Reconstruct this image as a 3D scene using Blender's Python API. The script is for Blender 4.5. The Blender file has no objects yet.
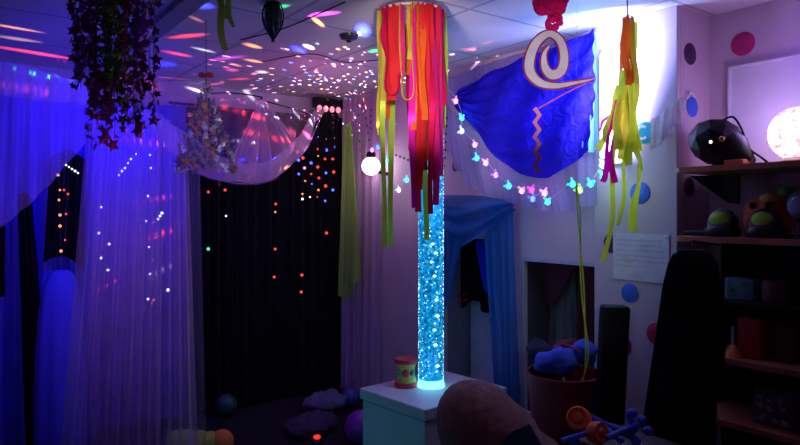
import bpy, bmesh, math, random
from mathutils import Vector, Matrix
random.seed(11)
C = bpy.context.scene.collection
PI = math.pi
S = bpy.context.scene

# ------------------------------------------------------------------ camera
F = 640.0                       # focal length in pixels of the 800 px wide frame
HZ = 212.0                      # row of the horizon
EYE = Vector((0, 0, 1.4))
FW = Vector((0.592, 0.806, 0)).normalized(); RT = Vector((FW.y, -FW.x, 0))
cam = bpy.data.cameras.new('camera'); co = bpy.data.objects.new('camera', cam); C.objects.link(co)
cam.sensor_width = 36; cam.lens = 36 * F / 800; cam.shift_y = (HZ - 222.5) / 800
cam.clip_start = 0.05
co.location = EYE; co.rotation_euler = (PI / 2, 0, -math.atan2(FW.x, FW.y))
S.camera = co
def ray(px, py): return FW + RT * ((px - 400) / F) + Vector((0, 0, (HZ - py) / F))
def at(px, py, d): return EYE + ray(px, py) * d          # point seen at px,py at depth d
def onx(px, py, X): r = ray(px, py); return EYE + r * (X / r.x)
def ony(px, py, Y): r = ray(px, py); return EYE + r * (Y / r.y)
def onz(px, py, Z): r = ray(px, py); return EYE + r * ((Z - EYE.z) / r.z)
WX, WY, CZ = 2.65, 4.50, 2.30   # right wall, back wall, ceiling

# ------------------------------------------------------------------ world, exposure, lights
w = bpy.data.worlds.new('world'); S.world = w; w.use_nodes = True
w.node_tree.nodes['Background'].inputs[0].default_value = (0.02, 0.012, 0.05, 1)
w.node_tree.nodes['Background'].inputs[1].default_value = 0.3
S.view_settings.view_transform = 'Standard'; S.view_settings.look = 'None'
S.view_settings.exposure = 0.0; S.view_settings.gamma = 1.0; S.view_settings.use_curve_mapping = False
S.cycles.transparent_max_bounces = 32; S.cycles.max_bounces = 6
S.cycles.sample_clamp_indirect = 3.0
S.cycles.caustics_reflective = False; S.cycles.caustics_refractive = False
def light(name, kind, loc, color, power, size=0.1, size_y=None, aim=None, spread=None, spot=None):
    l = bpy.data.lights.new(name, kind); l.color = color; l.energy = power
    if kind == 'AREA':
        l.size = size
        if size_y: l.shape = 'RECTANGLE'; l.size_y = size_y
        if spread: l.spread = spread
    elif kind == 'SPOT':
        l.shadow_soft_size = size; l.spot_size = spot; l.spot_blend = 0.7
    else: l.shadow_soft_size = size
    o = bpy.data.objects.new(name, l); C.objects.link(o); o.location = loc
    if aim is not None: o.rotation_euler = (Vector(aim) - Vector(loc)).to_track_quat('-Z', 'Y').to_euler()
    return o
# violet fill added behind the viewer, then coloured lights, several of them added
light('violet_room_fill', 'AREA', (0.2, -0.7, 1.9), (0.6, 0.12, 1.0), 0.8, 0.6, aim=(2.2, 3.0, 1.9))
light('violet_ceiling_fill', 'AREA', (1.2, 2.0, 0.9), (0.36, 0.4, 1.0), 1.2, 0.5, aim=(1.3, 2.2, 2.3))  # unseen upward fill, added for the blue-grey ceiling tone
light('pink_swag_fill', 'POINT', (1.95, 3.45, 1.95), (1.0, 0.15, 0.65), 1.9, 0.06)  # unseen fill, added to tint the net swag pink
light('blue_den_light', 'AREA', (0.55, 2.75, 2.0), (0.02, 0.008, 1.0), 6, 0.4, aim=(0.75, 4.4, 1.5), spread=1.7)
light('blue_den_back_light', 'POINT', (0.95, 4.05, 1.75), (0.02, 0.01, 1.0), 2.4, 0.1)
light('violet_tulle_fill', 'AREA', (0.1, 1.5, 1.2), (0.6, 0.28, 1.0), 1.1, 0.2, aim=tuple(at(135, 230, 3.5)), spread=1.0)  # added frontal fill so the tulle shows violet, no visible source
light('teal_floor_light', 'AREA', (0.9, 2.6, 0.25), (0.05, 0.75, 0.7), 0.6, 0.15, aim=(1.9, 2.7, 0.3))
light('shelf_light', 'POINT', (2.70, 1.10, 2.05), (0.4, 0.08, 1.0), 0.5, 0.05)
light('strip_spill', 'AREA', tuple(onx(614, 95, 2.50)), (0.42, 0.45, 1.0), 15, 0.08, 0.6, aim=tuple(onx(618, 90, 2.7)))
light('strip_ceiling_spill', 'POINT', tuple(onx(585, 58, 2.40)), (0.10, 0.32, 1.0), 3.2, 0.06)
light('canopy_blue_fill', 'POINT', tuple(onx(505, 120, WX - .4)), (0.12, 0.06, 1.0), 1.5, 0.06)  # unseen fill, added for the blue cast round the canopy
light('fringe_fill', 'SPOT', tuple(at(395, 70, 2.0)), (1.0, 0.75, 0.7), 32, 0.04, aim=tuple(at(414, 78, 2.8)), spot=1.0)  # unseen fill, added to brighten the ribbon fringe
light('spiral_fill', 'SPOT', tuple(at(575, 75, 1.7)), (0.9, 0.75, 0.85), 17, 0.04, aim=tuple(at(550, 75, 2.45)), spot=0.8)  # added fill on the paper spiral and pompom, source unseen
light('strand_fill', 'SPOT', tuple(at(610, 290, 2.0)), (0.9, 1.0, 0.6), 1.6, 0.03, aim=tuple(at(582, 295, 2.78)), spot=0.75)  # narrow unseen fill, added to lift the wool strand
light('swag_fill', 'SPOT', tuple(at(230, 75, 2.0)), (1.0, 0.7, 0.9), 7, 0.03, aim=tuple(at(235, 130, 3.5)), spot=0.6)  # added fill for the silver mobile and net swag, source unseen
light('bunch_fill', 'SPOT', tuple(at(650, 70, 2.0)), (1.0, 0.95, 0.8), 22, 0.03, aim=tuple(at(620, 112, 2.62)), spot=0.42)  # unseen frontal fill, added to make the ribbon bunch glow

# ------------------------------------------------------------------ materials
MATS = {}
def nodes(name):
    m = bpy.data.materials.new(name); m.use_nodes = True
    nt = m.node_tree; return m, nt, nt.nodes['Principled BSDF'], nt.nodes['Material Output']
def mat(name, col, rough=0.6, metal=0.0, var=0.12, scale=12.0, bump=0.1, bscale=60.0, emit=0.0, ecol=None, sheen=0.0, trans=0.0, coat=0.0):
    if name in MATS: return MATS[name]
    m, nt, b, out = nodes(name)
    tc = nt.nodes.new('ShaderNodeTexCoord'); n = nt.nodes.new('ShaderNodeTexNoise'); n.inputs['Scale'].default_value = scale; n.inputs['Detail'].default_value = 4
    nt.links.new(tc.outputs['Object'], n.inputs['Vector'])
    r = nt.nodes.new('ShaderNodeValToRGB')
    r.color_ramp.elements[0].position = 0.3; r.color_ramp.elements[1].position = 0.7
    r.color_ramp.elements[0].color = tuple(c * (1 - var) for c in col) + (1,)
    r.color_ramp.elements[1].color = tuple(min(1, c * (1 + var)) for c in col) + (1,)
    nt.links.new(n.outputs['Fac'], r.inputs['Fac']); nt.links.new(r.outputs['Color'], b.inputs['Base Color'])
    b.inputs['Roughness'].default_value = rough; b.inputs['Metallic'].default_value = metal
    b.inputs['Sheen Weight'].default_value = sheen; b.inputs['Transmission Weight'].default_value = trans
    b.inputs['Coat Weight'].default_value = coat
    if bump:
        n2 = nt.nodes.new('ShaderNodeTexNoise'); n2.inputs['Scale'].default_value = bscale; n2.inputs['Detail'].default_value = 3
        nt.links.new(tc.outputs['Object'], n2.inputs['Vector'])
        bp = nt.nodes.new('ShaderNodeBump'); bp.inputs['Strength'].default_value = bump; bp.inputs['Distance'].default_value = 0.01
        nt.links.new(n2.outputs['Fac'], bp.inputs['Height']); nt.links.new(bp.outputs['Normal'], b.inputs['Normal'])
    b.inputs['Specular IOR Level'].default_value = .15 if max(col) < .03 else .4
    if emit:
        b.inputs['Emission Color'].default_value = tuple(ecol or col) + (1,); b.inputs['Emission Strength'].default_value = emit
    MATS[name] = m; return m
def cloth(name, col, alpha=0.5, transl=0.5, gloss=0.0, scale=300.0, bump=0.0):
    """woven fabric: alpha = how much of it covers; the rest is the gaps of the net"""
    if name in MATS: return MATS[name]
    m, nt, b, out = nodes(name); nt.nodes.remove(b)
    N = nt.nodes.new; L = nt.links.new
    tc = N('ShaderNodeTexCoord'); nz = N('ShaderNodeTexNoise'); nz.inputs['Scale'].default_value = 7; nz.inputs['Detail'].default_value = 5
    L(tc.outputs['Object'], nz.inputs['Vector'])
    rp = N('ShaderNodeValToRGB'); rp.color_ramp.elements[0].color = tuple(c * .8 for c in col) + (1,); rp.color_ramp.elements[1].color = tuple(min(1, c * 1.15) for c in col) + (1,)
    L(nz.outputs['Fac'], rp.inputs['Fac'])
    d = N('ShaderNodeBsdfDiffuse'); t = N('ShaderNodeBsdfTranslucent'); g = N('ShaderNodeBsdfGlossy'); g.inputs['Roughness'].default_value = 0.3
    for s in (d, t, g): L(rp.outputs['Color'], s.inputs['Color'])
    if bump:
        bp = N('ShaderNodeBump'); bp.inputs['Strength'].default_value = bump; bp.inputs['Distance'].default_value = 0.02
        n3 = N('ShaderNodeTexNoise'); n3.inputs['Scale'].default_value = 14; n3.inputs['Distortion'].default_value = 2.0; L(tc.outputs['Object'], n3.inputs['Vector'])
        L(n3.outputs['Fac'], bp.inputs['Height'])
        for s in (d, g): L(bp.outputs['Normal'], s.inputs['Normal'])
    m1 = N('ShaderNodeMixShader'); m1.inputs[0].default_value = transl; L(d.outputs[0], m1.inputs[1]); L(t.outputs[0], m1.inputs[2])
    m2 = N('ShaderNodeMixShader'); m2.inputs[0].default_value = gloss; L(m1.outputs[0], m2.inputs[1]); L(g.outputs[0], m2.inputs[2])
    last = m2
    if alpha < 1:
        tr = N('ShaderNodeBsdfTransparent'); m3 = N('ShaderNodeMixShader')
        vr = N('ShaderNodeTexNoise'); vr.inputs['Scale'].default_value = scale; L(tc.outputs['Object'], vr.inputs['Vector'])
        mr = N('ShaderNodeMapRange'); mr.inputs['From Min'].default_value = .3; mr.inputs['From Max'].default_value = .7
        mr.inputs['To Min'].default_value = alpha * .75; mr.inputs['To Max'].default_value = min(1, alpha * 1.25)
        L(vr.outputs['Fac'], mr.inputs['Value']); L(mr.outputs[0], m3.inputs[0]); L(tr.outputs[0], m3.inputs[1]); L(m2.outputs[0], m3.inputs[2]); last = m3
    L(last.outputs[0], out.inputs['Surface']); MATS[name] = m; return m
def glow(name, col, strength, core=None):
    """a lit lens or bulb: shaded by its own slight unevenness"""
    if name in MATS: return MATS[name]
    m, nt, b, out = nodes(name)
    b.inputs['Base Color'].default_value = tuple(col) + (1,); b.inputs['Roughness'].default_value = 0.3
    b.inputs['Emission Color'].default_value = tuple(col) + (1,); b.inputs['Emission Strength'].default_value = strength
    MATS[name] = m; return m

# ------------------------------------------------------------------ mesh helpers
class MB:
    def __init__(s): s.bm = bmesh.new()
    def box(s, lo, hi, rot=None, bevel=0.0):
        lo, hi = Vector(lo), Vector(hi); c = (lo + hi) / 2; sz = hi - lo
        g = bmesh.ops.create_cube(s.bm, size=1); vs = g['verts']
        M = Matrix.Translation(c) @ (rot.to_4x4() if rot else Matrix.Identity(4)) @ Matrix.Diagonal((sz.x, sz.y, sz.z, 1))
        bmesh.ops.transform(s.bm, matrix=M, verts=vs)
        if bevel:
            es = list({e for v in vs for e in v.link_edges}); bmesh.ops.bevel(s.bm, geom=es, offset=bevel, segments=3, profile=0.5, affect='EDGES')
        return s
    def sphere(s, c, r, sc=(1, 1, 1), seg=16, ring=10, rot=None):
        g = bmesh.ops.create_uvsphere(s.bm, u_segments=seg, v_segments=ring, radius=r)
        M = Matrix.Translation(c) @ (rot.to_4x4() if rot else Matrix.Identity(4)) @ Matrix.Diagonal((sc[0], sc[1], sc[2], 1))
        bmesh.ops.transform(s.bm, matrix=M, verts=g['verts']); return s
    def lathe(s, c, prof, seg=32, axis=None):
        c = Vector(c); R = axis.to_matrix() if axis else Matrix.Identity(3); rings = []
        for r, z in prof: rings.append([s.bm.verts.new(c + R @ Vector((max(r, 1e-4) * math.cos(a * 2 * PI / seg), max(r, 1e-4) * math.sin(a * 2 * PI / seg), z))) for a in range(seg)])
        for a, b in zip(rings, rings[1:]):
            for i in range(seg): s.bm.faces.new((a[i], a[(i + 1) % seg], b[(i + 1) % seg], b[i]))
        s.bm.faces.new(list(reversed(rings[0]))); s.bm.faces.new(rings[-1]); return s
    def tube(s, pts, r, seg=8, closed=False):
        pts = [Vector(p) for p in pts]; n = len(pts); rings = []; up = Vector((0.13, 0.21, 0.97))
        for i, p in enumerate(pts):
            if closed: t = pts[(i + 1) % n] - pts[i - 1]
            else: t = pts[min(i + 1, n - 1)] - pts[max(i - 1, 0)]
            t.normalize(); a = t.cross(up)
            if a.length < 1e-3: a = t.cross(Vector((1, 0, 0)))
            a.normalize(); b = t.cross(a); rr = r[i] if isinstance(r, (list, tuple)) else r
            rings.append([s.bm.verts.new(p + (a * math.cos(k * 2 * PI / seg) + b * math.sin(k * 2 * PI / seg)) * rr) for k in range(seg)])
        pr = list(zip(rings, rings[1:])) + ([(rings[-1], rings[0])] if closed else [])
        for a, b in pr:
            for k in range(seg): s.bm.faces.new((a[k], a[(k + 1) % seg], b[(k + 1) % seg], b[k]))
        if not closed:
            s.bm.faces.new(list(reversed(rings[0]))); s.bm.faces.new(rings[-1])
        return s
    def grid(s, f, nu, nv, thick=0.0):
        V = [[s.bm.verts.new(f(i / nu, j / nv)) for j in range(nv + 1)] for i in range(nu + 1)]
        for i in range(nu):
            for j in range(nv): s.bm.faces.new((V[i][j], V[i + 1][j], V[i + 1][j + 1], V[i][j + 1]))
        return s
    def strip(s, pts, width, side, th=0.0012):
        """ribbon with real thickness along pts"""
        pts = [Vector(p) for p in pts]; prev = None
        for i, p in enumerate(pts):
            t = (pts[min(i + 1, len(pts) - 1)] - pts[max(i - 1, 0)]).normalized()
            sd = side[i] if isinstance(side, list) else side
            sd = (sd - t * sd.dot(t)).normalized(); nn = t.cross(sd) * th
            wd = (width[i] if isinstance(width, list) else width) / 2
            q = [s.bm.verts.new(p + sd * wd + nn), s.bm.verts.new(p - sd * wd + nn), s.bm.verts.new(p - sd * wd - nn), s.bm.verts.new(p + sd * wd - nn)]
            if prev:
                for k in range(4): s.bm.faces.new((prev[k], prev[(k + 1) % 4], q[(k + 1) % 4], q[k]))
            else: s.bm.faces.new(q)
            prev = q
        s.bm.faces.new(list(reversed(prev))); return s
    def prism(s, poly, nrm):
        """closed polygon pts extruded along vector nrm"""
        a = [s.bm.verts.new(Vector(p)) for p in poly]; b = [s.bm.verts.new(Vector(p) + nrm) for p in poly]; n = len(a)
        s.bm.faces.new(a); s.bm.faces.new(list(reversed(b)))
        for i in range(n): s.bm.faces.new((a[i], b[i], b[(i + 1) % n], a[(i + 1) % n]))
        return s
    def star(s, c, r, nrm, th=0.001, rot=0.0, k=5, inner=0.42):
        nrm = Vector(nrm).normalized(); a = nrm.cross(Vector((0, 0, 1)));
        if a.length < .05: a = nrm.cross(Vector((1, 0, 0)))
        a.normalize(); b = nrm.cross(a); pts = []
        for i in range(2 * k):
            rr = r if i % 2 == 0 else r * inner; t = rot + i * PI / k
            pts.append(Vector(c) + a * math.cos(t) * rr + b * math.sin(t) * rr)
        f = [s.bm.verts.new(Vector(c) + nrm * r * .12)] ; bk = s.bm.verts.new(Vector(c) - nrm * r * .12); vs = [s.bm.verts.new(p) for p in pts]
        for i in range(2 * k):
            j = (i + 1) % (2 * k); s.bm.faces.new((f[0], vs[i], vs[j])); s.bm.faces.new((bk, vs[j], vs[i]))
        return s
    def build(s, name, m, parent=None, smooth=True, solid=0.0, sub=0):
        bmesh.ops.recalc_face_normals(s.bm, faces=s.bm.faces[:])
        me = bpy.data.meshes.new(name); s.bm.to_mesh(me); s.bm.free()
        if smooth:
            me.shade_smooth()
        o = bpy.data.objects.new(name, me); C.objects.link(o); me.materials.append(m)
        if smooth:
            try: me.set_sharp_from_angle(angle=math.radians(42))
            except Exception: pass
        if solid:
            md = o.modifiers.new('thickness', 'SOLIDIFY'); md.thickness = solid
        if sub:
            md = o.modifiers.new('subsurf', 'SUBSURF'); md.levels = md.render_levels = sub
        if parent is not None:
            o.parent = parent; o.matrix_parent_inverse = parent.matrix_world.inverted()
        return o
def tag(o, label, cat, group=None, kind=None):
    o['label'] = label; o['category'] = cat
    if group: o['group'] = group
    if kind: o['kind'] = kind
    return o
def thing(name, loc, label, cat, group=None):
    o = bpy.data.objects.new(name, None); C.objects.link(o); o.location = loc; o.empty_display_size = .05
    o.matrix_world = Matrix.Translation(Vector(loc)); return tag(o, label, cat, group)
def struct(name, mb, m, smooth=False):
    o = mb.build(name, m, smooth=smooth); o['kind'] = 'structure'; return o
def curve(pts, n=8):
    """smooth path through pts"""
    pts = [Vector(p) for p in pts]; out = []
    for i in range(len(pts) - 1):
        p0, p1, p2, p3 = pts[max(i - 1, 0)], pts[i], pts[i + 1], pts[min(i + 2, len(pts) - 1)]
        for k in range(n):
            t = k / n; out.append(0.5 * ((2 * p1) + (p2 - p0) * t + (2 * p0 - 5 * p1 + 4 * p2 - p3) * t * t + (3 * p1 - p0 - 3 * p2 + p3) * t ** 3))
    out.append(pts[-1]); return out
def samp(pts, u):
    x = u * (len(pts) - 1); i = min(int(x), len(pts) - 2); return pts[i].lerp(pts[i + 1], x - i)
def copy_tree(o, parent=None):
    c = o.copy(); C.objects.link(c); c.parent = parent
    for ch in list(o.children): copy_tree(ch, c)
    return c

# ------------------------------------------------------------------ structure
def ceiling_mat():
    m, nt, b, out = nodes('ceiling_tiles'); N = nt.nodes.new; L = nt.links.new
    g = N('ShaderNodeNewGeometry'); sx = N('ShaderNodeSeparateXYZ'); L(g.outputs['Position'], sx.inputs[0])
    def line(sock, off):
        a = N('ShaderNodeMath'); a.operation = 'ADD'; a.inputs[1].default_value = -off + 60; L(sock, a.inputs[0])
        p = N('ShaderNodeMath'); p.operation = 'PINGPONG'; p.inputs[1].default_value = 0.3; L(a.outputs[0], p.inputs[0])
        l = N('ShaderNodeMath'); l.operation = 'LESS_THAN'; l.inputs[1].default_value = 0.009; L(p.outputs[0], l.inputs[0]); return l
    lx, ly = line(sx.outputs[0], 1.33), line(sx.outputs[1], 2.108)
    mx = N('ShaderNodeMath'); mx.operation = 'MAXIMUM'; L(lx.outputs[0], mx.inputs[0]); L(ly.outputs[0], mx.inputs[1])
    nz = N('ShaderNodeTexNoise'); nz.inputs['Scale'].default_value = 3; L(g.outputs['Position'], nz.inputs['Vector'])
    r = N('ShaderNodeValToRGB'); r.color_ramp.elements[0].color = (.62, .62, .64, 1); r.color_ramp.elements[1].color = (.78, .78, .78, 1); L(nz.outputs['Fac'], r.inputs[0])
    mc = N('ShaderNodeMix'); mc.data_type = 'RGBA'; L(mx.outputs[0], mc.inputs[0]); L(r.outputs[0], mc.inputs[6]); mc.inputs[7].default_value = (.42, .42, .45, 1)
    L(mc.outputs[2], b.inputs['Base Color']); b.inputs['Roughness'].default_value = .7
    n2 = N('ShaderNodeTexNoise'); n2.inputs['Scale'].default_value = 90; L(g.outputs['Position'], n2.inputs['Vector'])
    bp = N('ShaderNodeBump'); bp.inputs['Strength'].default_value = .15; bp.inputs['Distance'].default_value = .005; L(n2.outputs['Fac'], bp.inputs['Height']); L(bp.outputs[0], b.inputs['Normal'])
    return m
wall = mat('painted_wall', (.66, .54, .6), .7, var=.05, scale=4, bump=.15, bscale=40)
NEAR = onx(677, 8, WX - .03).y
W3 = 2.89
struct('floor', MB().box((-1.6, -2.2, -.1), (3.6, 4.7, 0)), mat('dark_carpet', (.02, .018, .026), .95, var=.3, scale=60, bump=.6, bscale=200))
struct('ceiling', MB().box((-1.6, -2.2, CZ), (3.6, 4.7, CZ + .1)), ceiling_mat())
struct('trim_1', MB().box((.84, -2.1, CZ - .03), (.93, WY, CZ - .0005), bevel=.003), mat('ceiling_batten', (.35, .34, .36), .6))
struct('wall_back', MB().box((-1.6, WY, 0), (WX + .1, WY + .12, CZ)), wall)
struct('wall_left', MB().box((-1.7, -2.2, 0), (-1.58, 4.7, CZ)), wall)
struct('wall_front', MB().box((-1.6, -2.3, 0), (3.6, -2.18, CZ)), wall)
A1 = (onx(445, 250, WX).y, onx(500, 250, WX).y); A2 = (onx(525, 262, WX).y, onx(598, 266, WX).y)   # far and near edge of the two openings
wr = MB()
def seg(y0, y1, z0, z1): wr.box((WX, y0, z0), (WX + .02, y1, z1))
seg(NEAR, A2[1], 0, CZ); seg(A2[1], A2[0], 1.13, CZ); seg(A2[1], A2[0], 0, .3); seg(A2[0], A1[1], 0, CZ)
seg(A1[1], A1[0], 1.24, CZ); seg(A1[1], A1[0], 0, .3); seg(A1[0], WY, 0, CZ)
struct('wall_right', wr, wall)
struct('wall_right_pillar', MB().box((WX - .03, NEAR, 0), (WX, A2[1], CZ), bevel=.004), wall)
struct('wall_right_return', MB().box((WX + .021, NEAR, 0), (W3 + .1, NEAR + .1, CZ)), wall)
struct('wall_right_recess', MB().box((W3, -2.2, 0), (W3 + .12, NEAR, CZ)), wall)
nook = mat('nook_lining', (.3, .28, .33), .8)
for i, (a, b, z1) in enumerate(((A1[0], A1[1], 1.24), (A2[0], A2[1], 1.13))):
    m = MB(); m.box((WX + .26, b - .02, .28), (WX + .28, a + .02, z1 + .02)); m.box((WX + .021, a, .28), (WX + .26, a + .02, z1 + .02)); m.box((WX + .021, b - .02, .28), (WX + .26, b, z1 + .02))
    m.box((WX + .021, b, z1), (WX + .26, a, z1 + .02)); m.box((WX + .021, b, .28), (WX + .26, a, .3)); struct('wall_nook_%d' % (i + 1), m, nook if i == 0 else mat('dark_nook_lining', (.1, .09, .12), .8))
# polished trim round the two nooks
fr = mat('white_trim', (.5, .48, .55), .5)
for i, (a, b, z1) in enumerate(((A1[0], A1[1], 1.24), (A2[0], A2[1], 1.13))):
    m = MB(); t = .006
    m.box((WX - t, b - .012, .3), (WX, b, z1 + .02)); m.box((WX - t, a, .3), (WX, a + .012, z1 + .02)); m.box((WX - t, b, z1), (WX, a, z1 + .02)); struct('trim_%d' % (i + 2), m, fr)
struct('baseboard_back', MB().box((-1.58, WY - .015, 0), (WX, WY, .09)), fr)

# ------------------------------------------------------------------ star projector: a real lamp that throws coloured dots
P0 = onx(371, 166, WX - .14)
def projector_light():
    l = bpy.data.lights.new('star_projector_beam', 'POINT'); l.shadow_soft_size = 0.0; l.energy = 1.0; l.use_nodes = True
    nt = l.node_tree; N = nt.nodes.new; L = nt.links.new; em = nt.nodes['Emission']
    src = P0 + Vector((0, 0, .115))
    o = bpy.data.objects.new('star_projector_beam', l); C.objects.link(o); o.location = src
    tc = N('ShaderNodeTexCoord'); D = tc.outputs['Normal']
    def math_(op, a, b=None, clamp=False):
        n = N('ShaderNodeMath'); n.operation = op; n.use_clamp = clamp
        for k, v in enumerate((a, b)):
            if v is None: continue
            if isinstance(v, (int, float)): n.inputs[k].default_value = v
            else: L(v, n.inputs[k])
        return n.outputs[0]
    sx = N('ShaderNodeSeparateXYZ'); L(D, sx.inputs[0])
    den = math_('ADD', sx.outputs[2], 0.45)
    cb = N('ShaderNodeCombineXYZ'); L(math_('DIVIDE', sx.outputs[0], den), cb.inputs[0]); L(math_('DIVIDE', sx.outputs[1], den), cb.inputs[1])
    vo = N('ShaderNodeTexVoronoi'); vo.inputs['Scale'].default_value = 16; L(cb.outputs[0], vo.inputs['Vector']); vo.inputs['Randomness'].default_value = .85
    dot = math_('LESS_THAN', vo.outputs['Distance'], 0.22)
    dot = math_('MULTIPLY', dot, math_('GREATER_THAN', sx.outputs[2], 0.36))
    dot = math_('MULTIPLY', dot, math_('LESS_THAN', sx.outputs[0], 0.27))
    wn = N('ShaderNodeTexWhiteNoise'); wn.noise_dimensions = '3D'; L(vo.outputs['Color'], wn.inputs['Vector'])
    cr = N('ShaderNodeValToRGB'); cr.color_ramp.interpolation = 'CONSTANT'; e = cr.color_ramp.elements
    e[0].position = 0; e[0].color = (1, .7, .85, 1); e[1].position = .22; e[1].color = (1, .22, .45, 1)
    for p, c in ((.55, (.85, .35, 1)), (.7, (.12, .2, 1)), (.8, (1, .35, .18)), (.96, (.2, .8, 1))): q = e.new(p); q.color = tuple(c[:3]) + (1,)
    L(wn.outputs['Value'], cr.inputs[0])
    vm = N('ShaderNodeVectorMath'); vm.operation = 'SCALE'; L(cr.outputs[0], vm.inputs[0]); L(math_('MULTIPLY', dot, .5), vm.inputs['Scale'])
    total = vm.outputs[0]
    R_, O_, G_, B_, M_, W_, K_ = (1, .05, .06), (1, .32, .1), (.03, 1, .22), (.02, .03, 1), (.9, .06, 1), (.85, .85, 1), (1, .12, .3)
    # x, y, half length, slope, half width in the photo's pixels where each beam lands on the ceiling
    ceil_ = [(16, 28, 22, .12, 2.4, O_, .8), (18, 39, 28, .12, 2.2, (1, .45, .35), .35), (36, 53, 46, .18, 2.2, R_, 1.2), 
        (188, 36, 22, -.12, 2.6, R_, 1.1), (178, 54, 15, .12, 2.4, R_, .9), (204, 50, 10, .12, 2.2, W_, .6), (228, 58, 22, -.12, 2.2, M_, .45), (253, 46, 11, .3, 2.6, O_, 1.2), (254, 61, 8, .3, 2.2, O_, 1.2),
        (299, 50, 9, .25, 4, B_, 3.5), (309, 47, 7, .3, 2.6, W_, 1.8), (318, 22, 8, .75, 3.5, O_, 1.6), (322, 14, 20, -.1, 2.6, M_, 1.4), (276, 7, 16, -.12, 2.0, G_, .9), (200, 5, 13, -.1, 6, B_, 3.5), (196, 19, 9, .3, 2.4, O_, .3),
        (363, 31, 9, 0, 8, B_, 5), (359, 34, 3, 0, 2.2, W_, 3), (374, 51, 7, -.15, 2, G_, .9), (457, 7, 6, -.1, 2.2, G_, 1.2), (455, 36, 10, -.25, 2.2, K_, 1.0), (487, 41, 8, -.3, 2.6, R_, 1.2), (470, 49, 8, -.3, 1.6, K_, .7), (540, 14, 9, -.25, 2, R_, .8), (165, 64, 14, .1, 4, B_, 1.0), (240, 79, 8, .1, 2.4, R_, .6),
        (215, 84, 8, .05, 2, K_, .6), (232, 70, 9, .1, 2, K_, .6), (262, 72, 8, .1, 2, W_, .7), (236, 65, 6, .1, 2, O_, .6)]
    for px, py, hl, sl_, hw, c, st in ceil_:
        tgt = onz(px, py, CZ); e2 = onz(px + hl, py + sl_ * hl, CZ); e1 = onz(px - hl, py - sl_ * hl, CZ); f1 = onz(px, py - hw, CZ); f2 = onz(px, py + hw, CZ)
        dist = (tgt - src).length
        total = add(N, L, total, lobe(N, L, math_, D, src, tgt, e1, e2, f1, f2, c, st * dist ** 3 / 2.4))
    for px, py, Y, hl, sl_, hw, c, st in ((45, 76, 3.35, 6, .1, 4.5, (0, 1, .12), 2.2), (47, 76, 3.35, 26, .1, 1.2, (.3, .8, .3), .6), (40, 63, 3.35, 22, .15, 2, K_, .6), (20, 88, 3.35, 40, .15, 7, K_, .3), (172, 92, 4.4, 24, .25, 6, R_, .8), (222, 99, 4.4, 12, .3, 2, W_, 1.5), (160, 75, 4.4, 26, 0, 4, K_, .3), (103, 166, 3.3, 13, -.1, 5, R_, .5), (35, 190, 3.3, 14, -.2, 5, R_, .5), (86, 296, 3.25, 5, 0, 7, R_, .7), (84, 372, 3.25, 7, -1.5, 6, R_, .25), (178, 194, 3.3, 14, -.1, 3, R_, .8), (178, 227, 3.3, 16, -.25, 4, R_, .9), (168, 143, 3.3, 14, .4, 4, K_, .9),
                              (240, 132, 4.2, 5, .3, 4, R_, 1.2), (262, 137, 4.2, 6, .2, 5, R_, 1.2), (242, 130, 4.2, 4, 0, 4, R_, .8), (290, 132, 4.2, 9, .8, 5, K_, 1.), (296, 148, 4.2, 12, -.3, 6, (1, .35, .5), 1.2), (296, 115, 4.2, 8, 1.1, 2.5, W_, 1.3), (222, 140, 4.2, 7, .5, 3, W_, .8), (240, 160, 4.2, 12, -.1, 3, B_, 1.8), (298, 161, 4.2, 4, 0, 4, B_, 5), (268, 172, 4.2, 10, -.4, 3, O_, 1.4), (135, 400, 3.3, 12, -.6, 5, O_, .25), (28, 122, 3.4, 12, .3, 6, K_, .5), (115, 330, 3.25, 6, -.5, 9, W_, .15), (180, 260, 3.3, 12, -.3, 4, W_, .3)):
        tgt = ony(px, py, Y); e2 = ony(px + hl, py + sl_ * hl, Y); e1 = ony(px - hl, py - sl_ * hl, Y); f1 = ony(px, py - hw, Y); f2 = ony(px, py + hw, Y)
        dist = (tgt - src).length
        total = add(N, L, total, lobe(N, L, math_, D, src, tgt, e1, e2, f1, f2, c, st * dist ** 2 / 1.1))
    L(total, em.inputs['Color']); em.inputs['Strength'].default_value = 500.0
def lobe(N, L, math_, D, src, tgt, e1, e2, f1, f2, c, st):
    """one elongated beam of the projector"""
    u = lambda p: (p - src).normalized()
    d = u(tgt); e = u(e2) - u(e1); ln = e.length / 2; e.normalize(); f = u(f2) - u(f1); f = f - e * f.dot(e); wn_ = max(f.length / 2, .004); f.normalize()
    def dot(v):
        n = N('ShaderNodeVectorMath'); n.operation = 'DOT_PRODUCT'; L(D, n.inputs[0]); n.inputs[1].default_value = v; return n.outputs['Value']
    cb = N('ShaderNodeCombineXYZ'); oe, of = d.dot(e), d.dot(f)
    L(math_('SUBTRACT', dot(e / ln), oe / ln), cb.inputs[0]); L(math_('SUBTRACT', dot(f / wn_), of / wn_), cb.inputs[1]); L(math_('LESS_THAN', dot(d), .5), cb.inputs[2])
    q_ = N('ShaderNodeVectorMath'); q_.operation = 'LENGTH'; L(cb.outputs[0], q_.inputs[0])
    mr = N('ShaderNodeMapRange'); mr.inputs['From Min'].default_value = 1.0; mr.inputs['From Max'].default_value = .25; mr.clamp = True; L(q_.outputs['Value'], mr.inputs['Value'])
    sc = N('ShaderNodeVectorMath'); sc.operation = 'SCALE'; sc.inputs[0].default_value = tuple(x * st for x in c); L(mr.outputs[0], sc.inputs['Scale']); return sc.outputs[0]
def add(N, L, a, b):
    n = N('ShaderNodeVectorMath'); n.operation = 'ADD'; L(a, n.inputs[0]); L(b, n.inputs[1]); return n.outputs[0]
projector_light()
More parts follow.
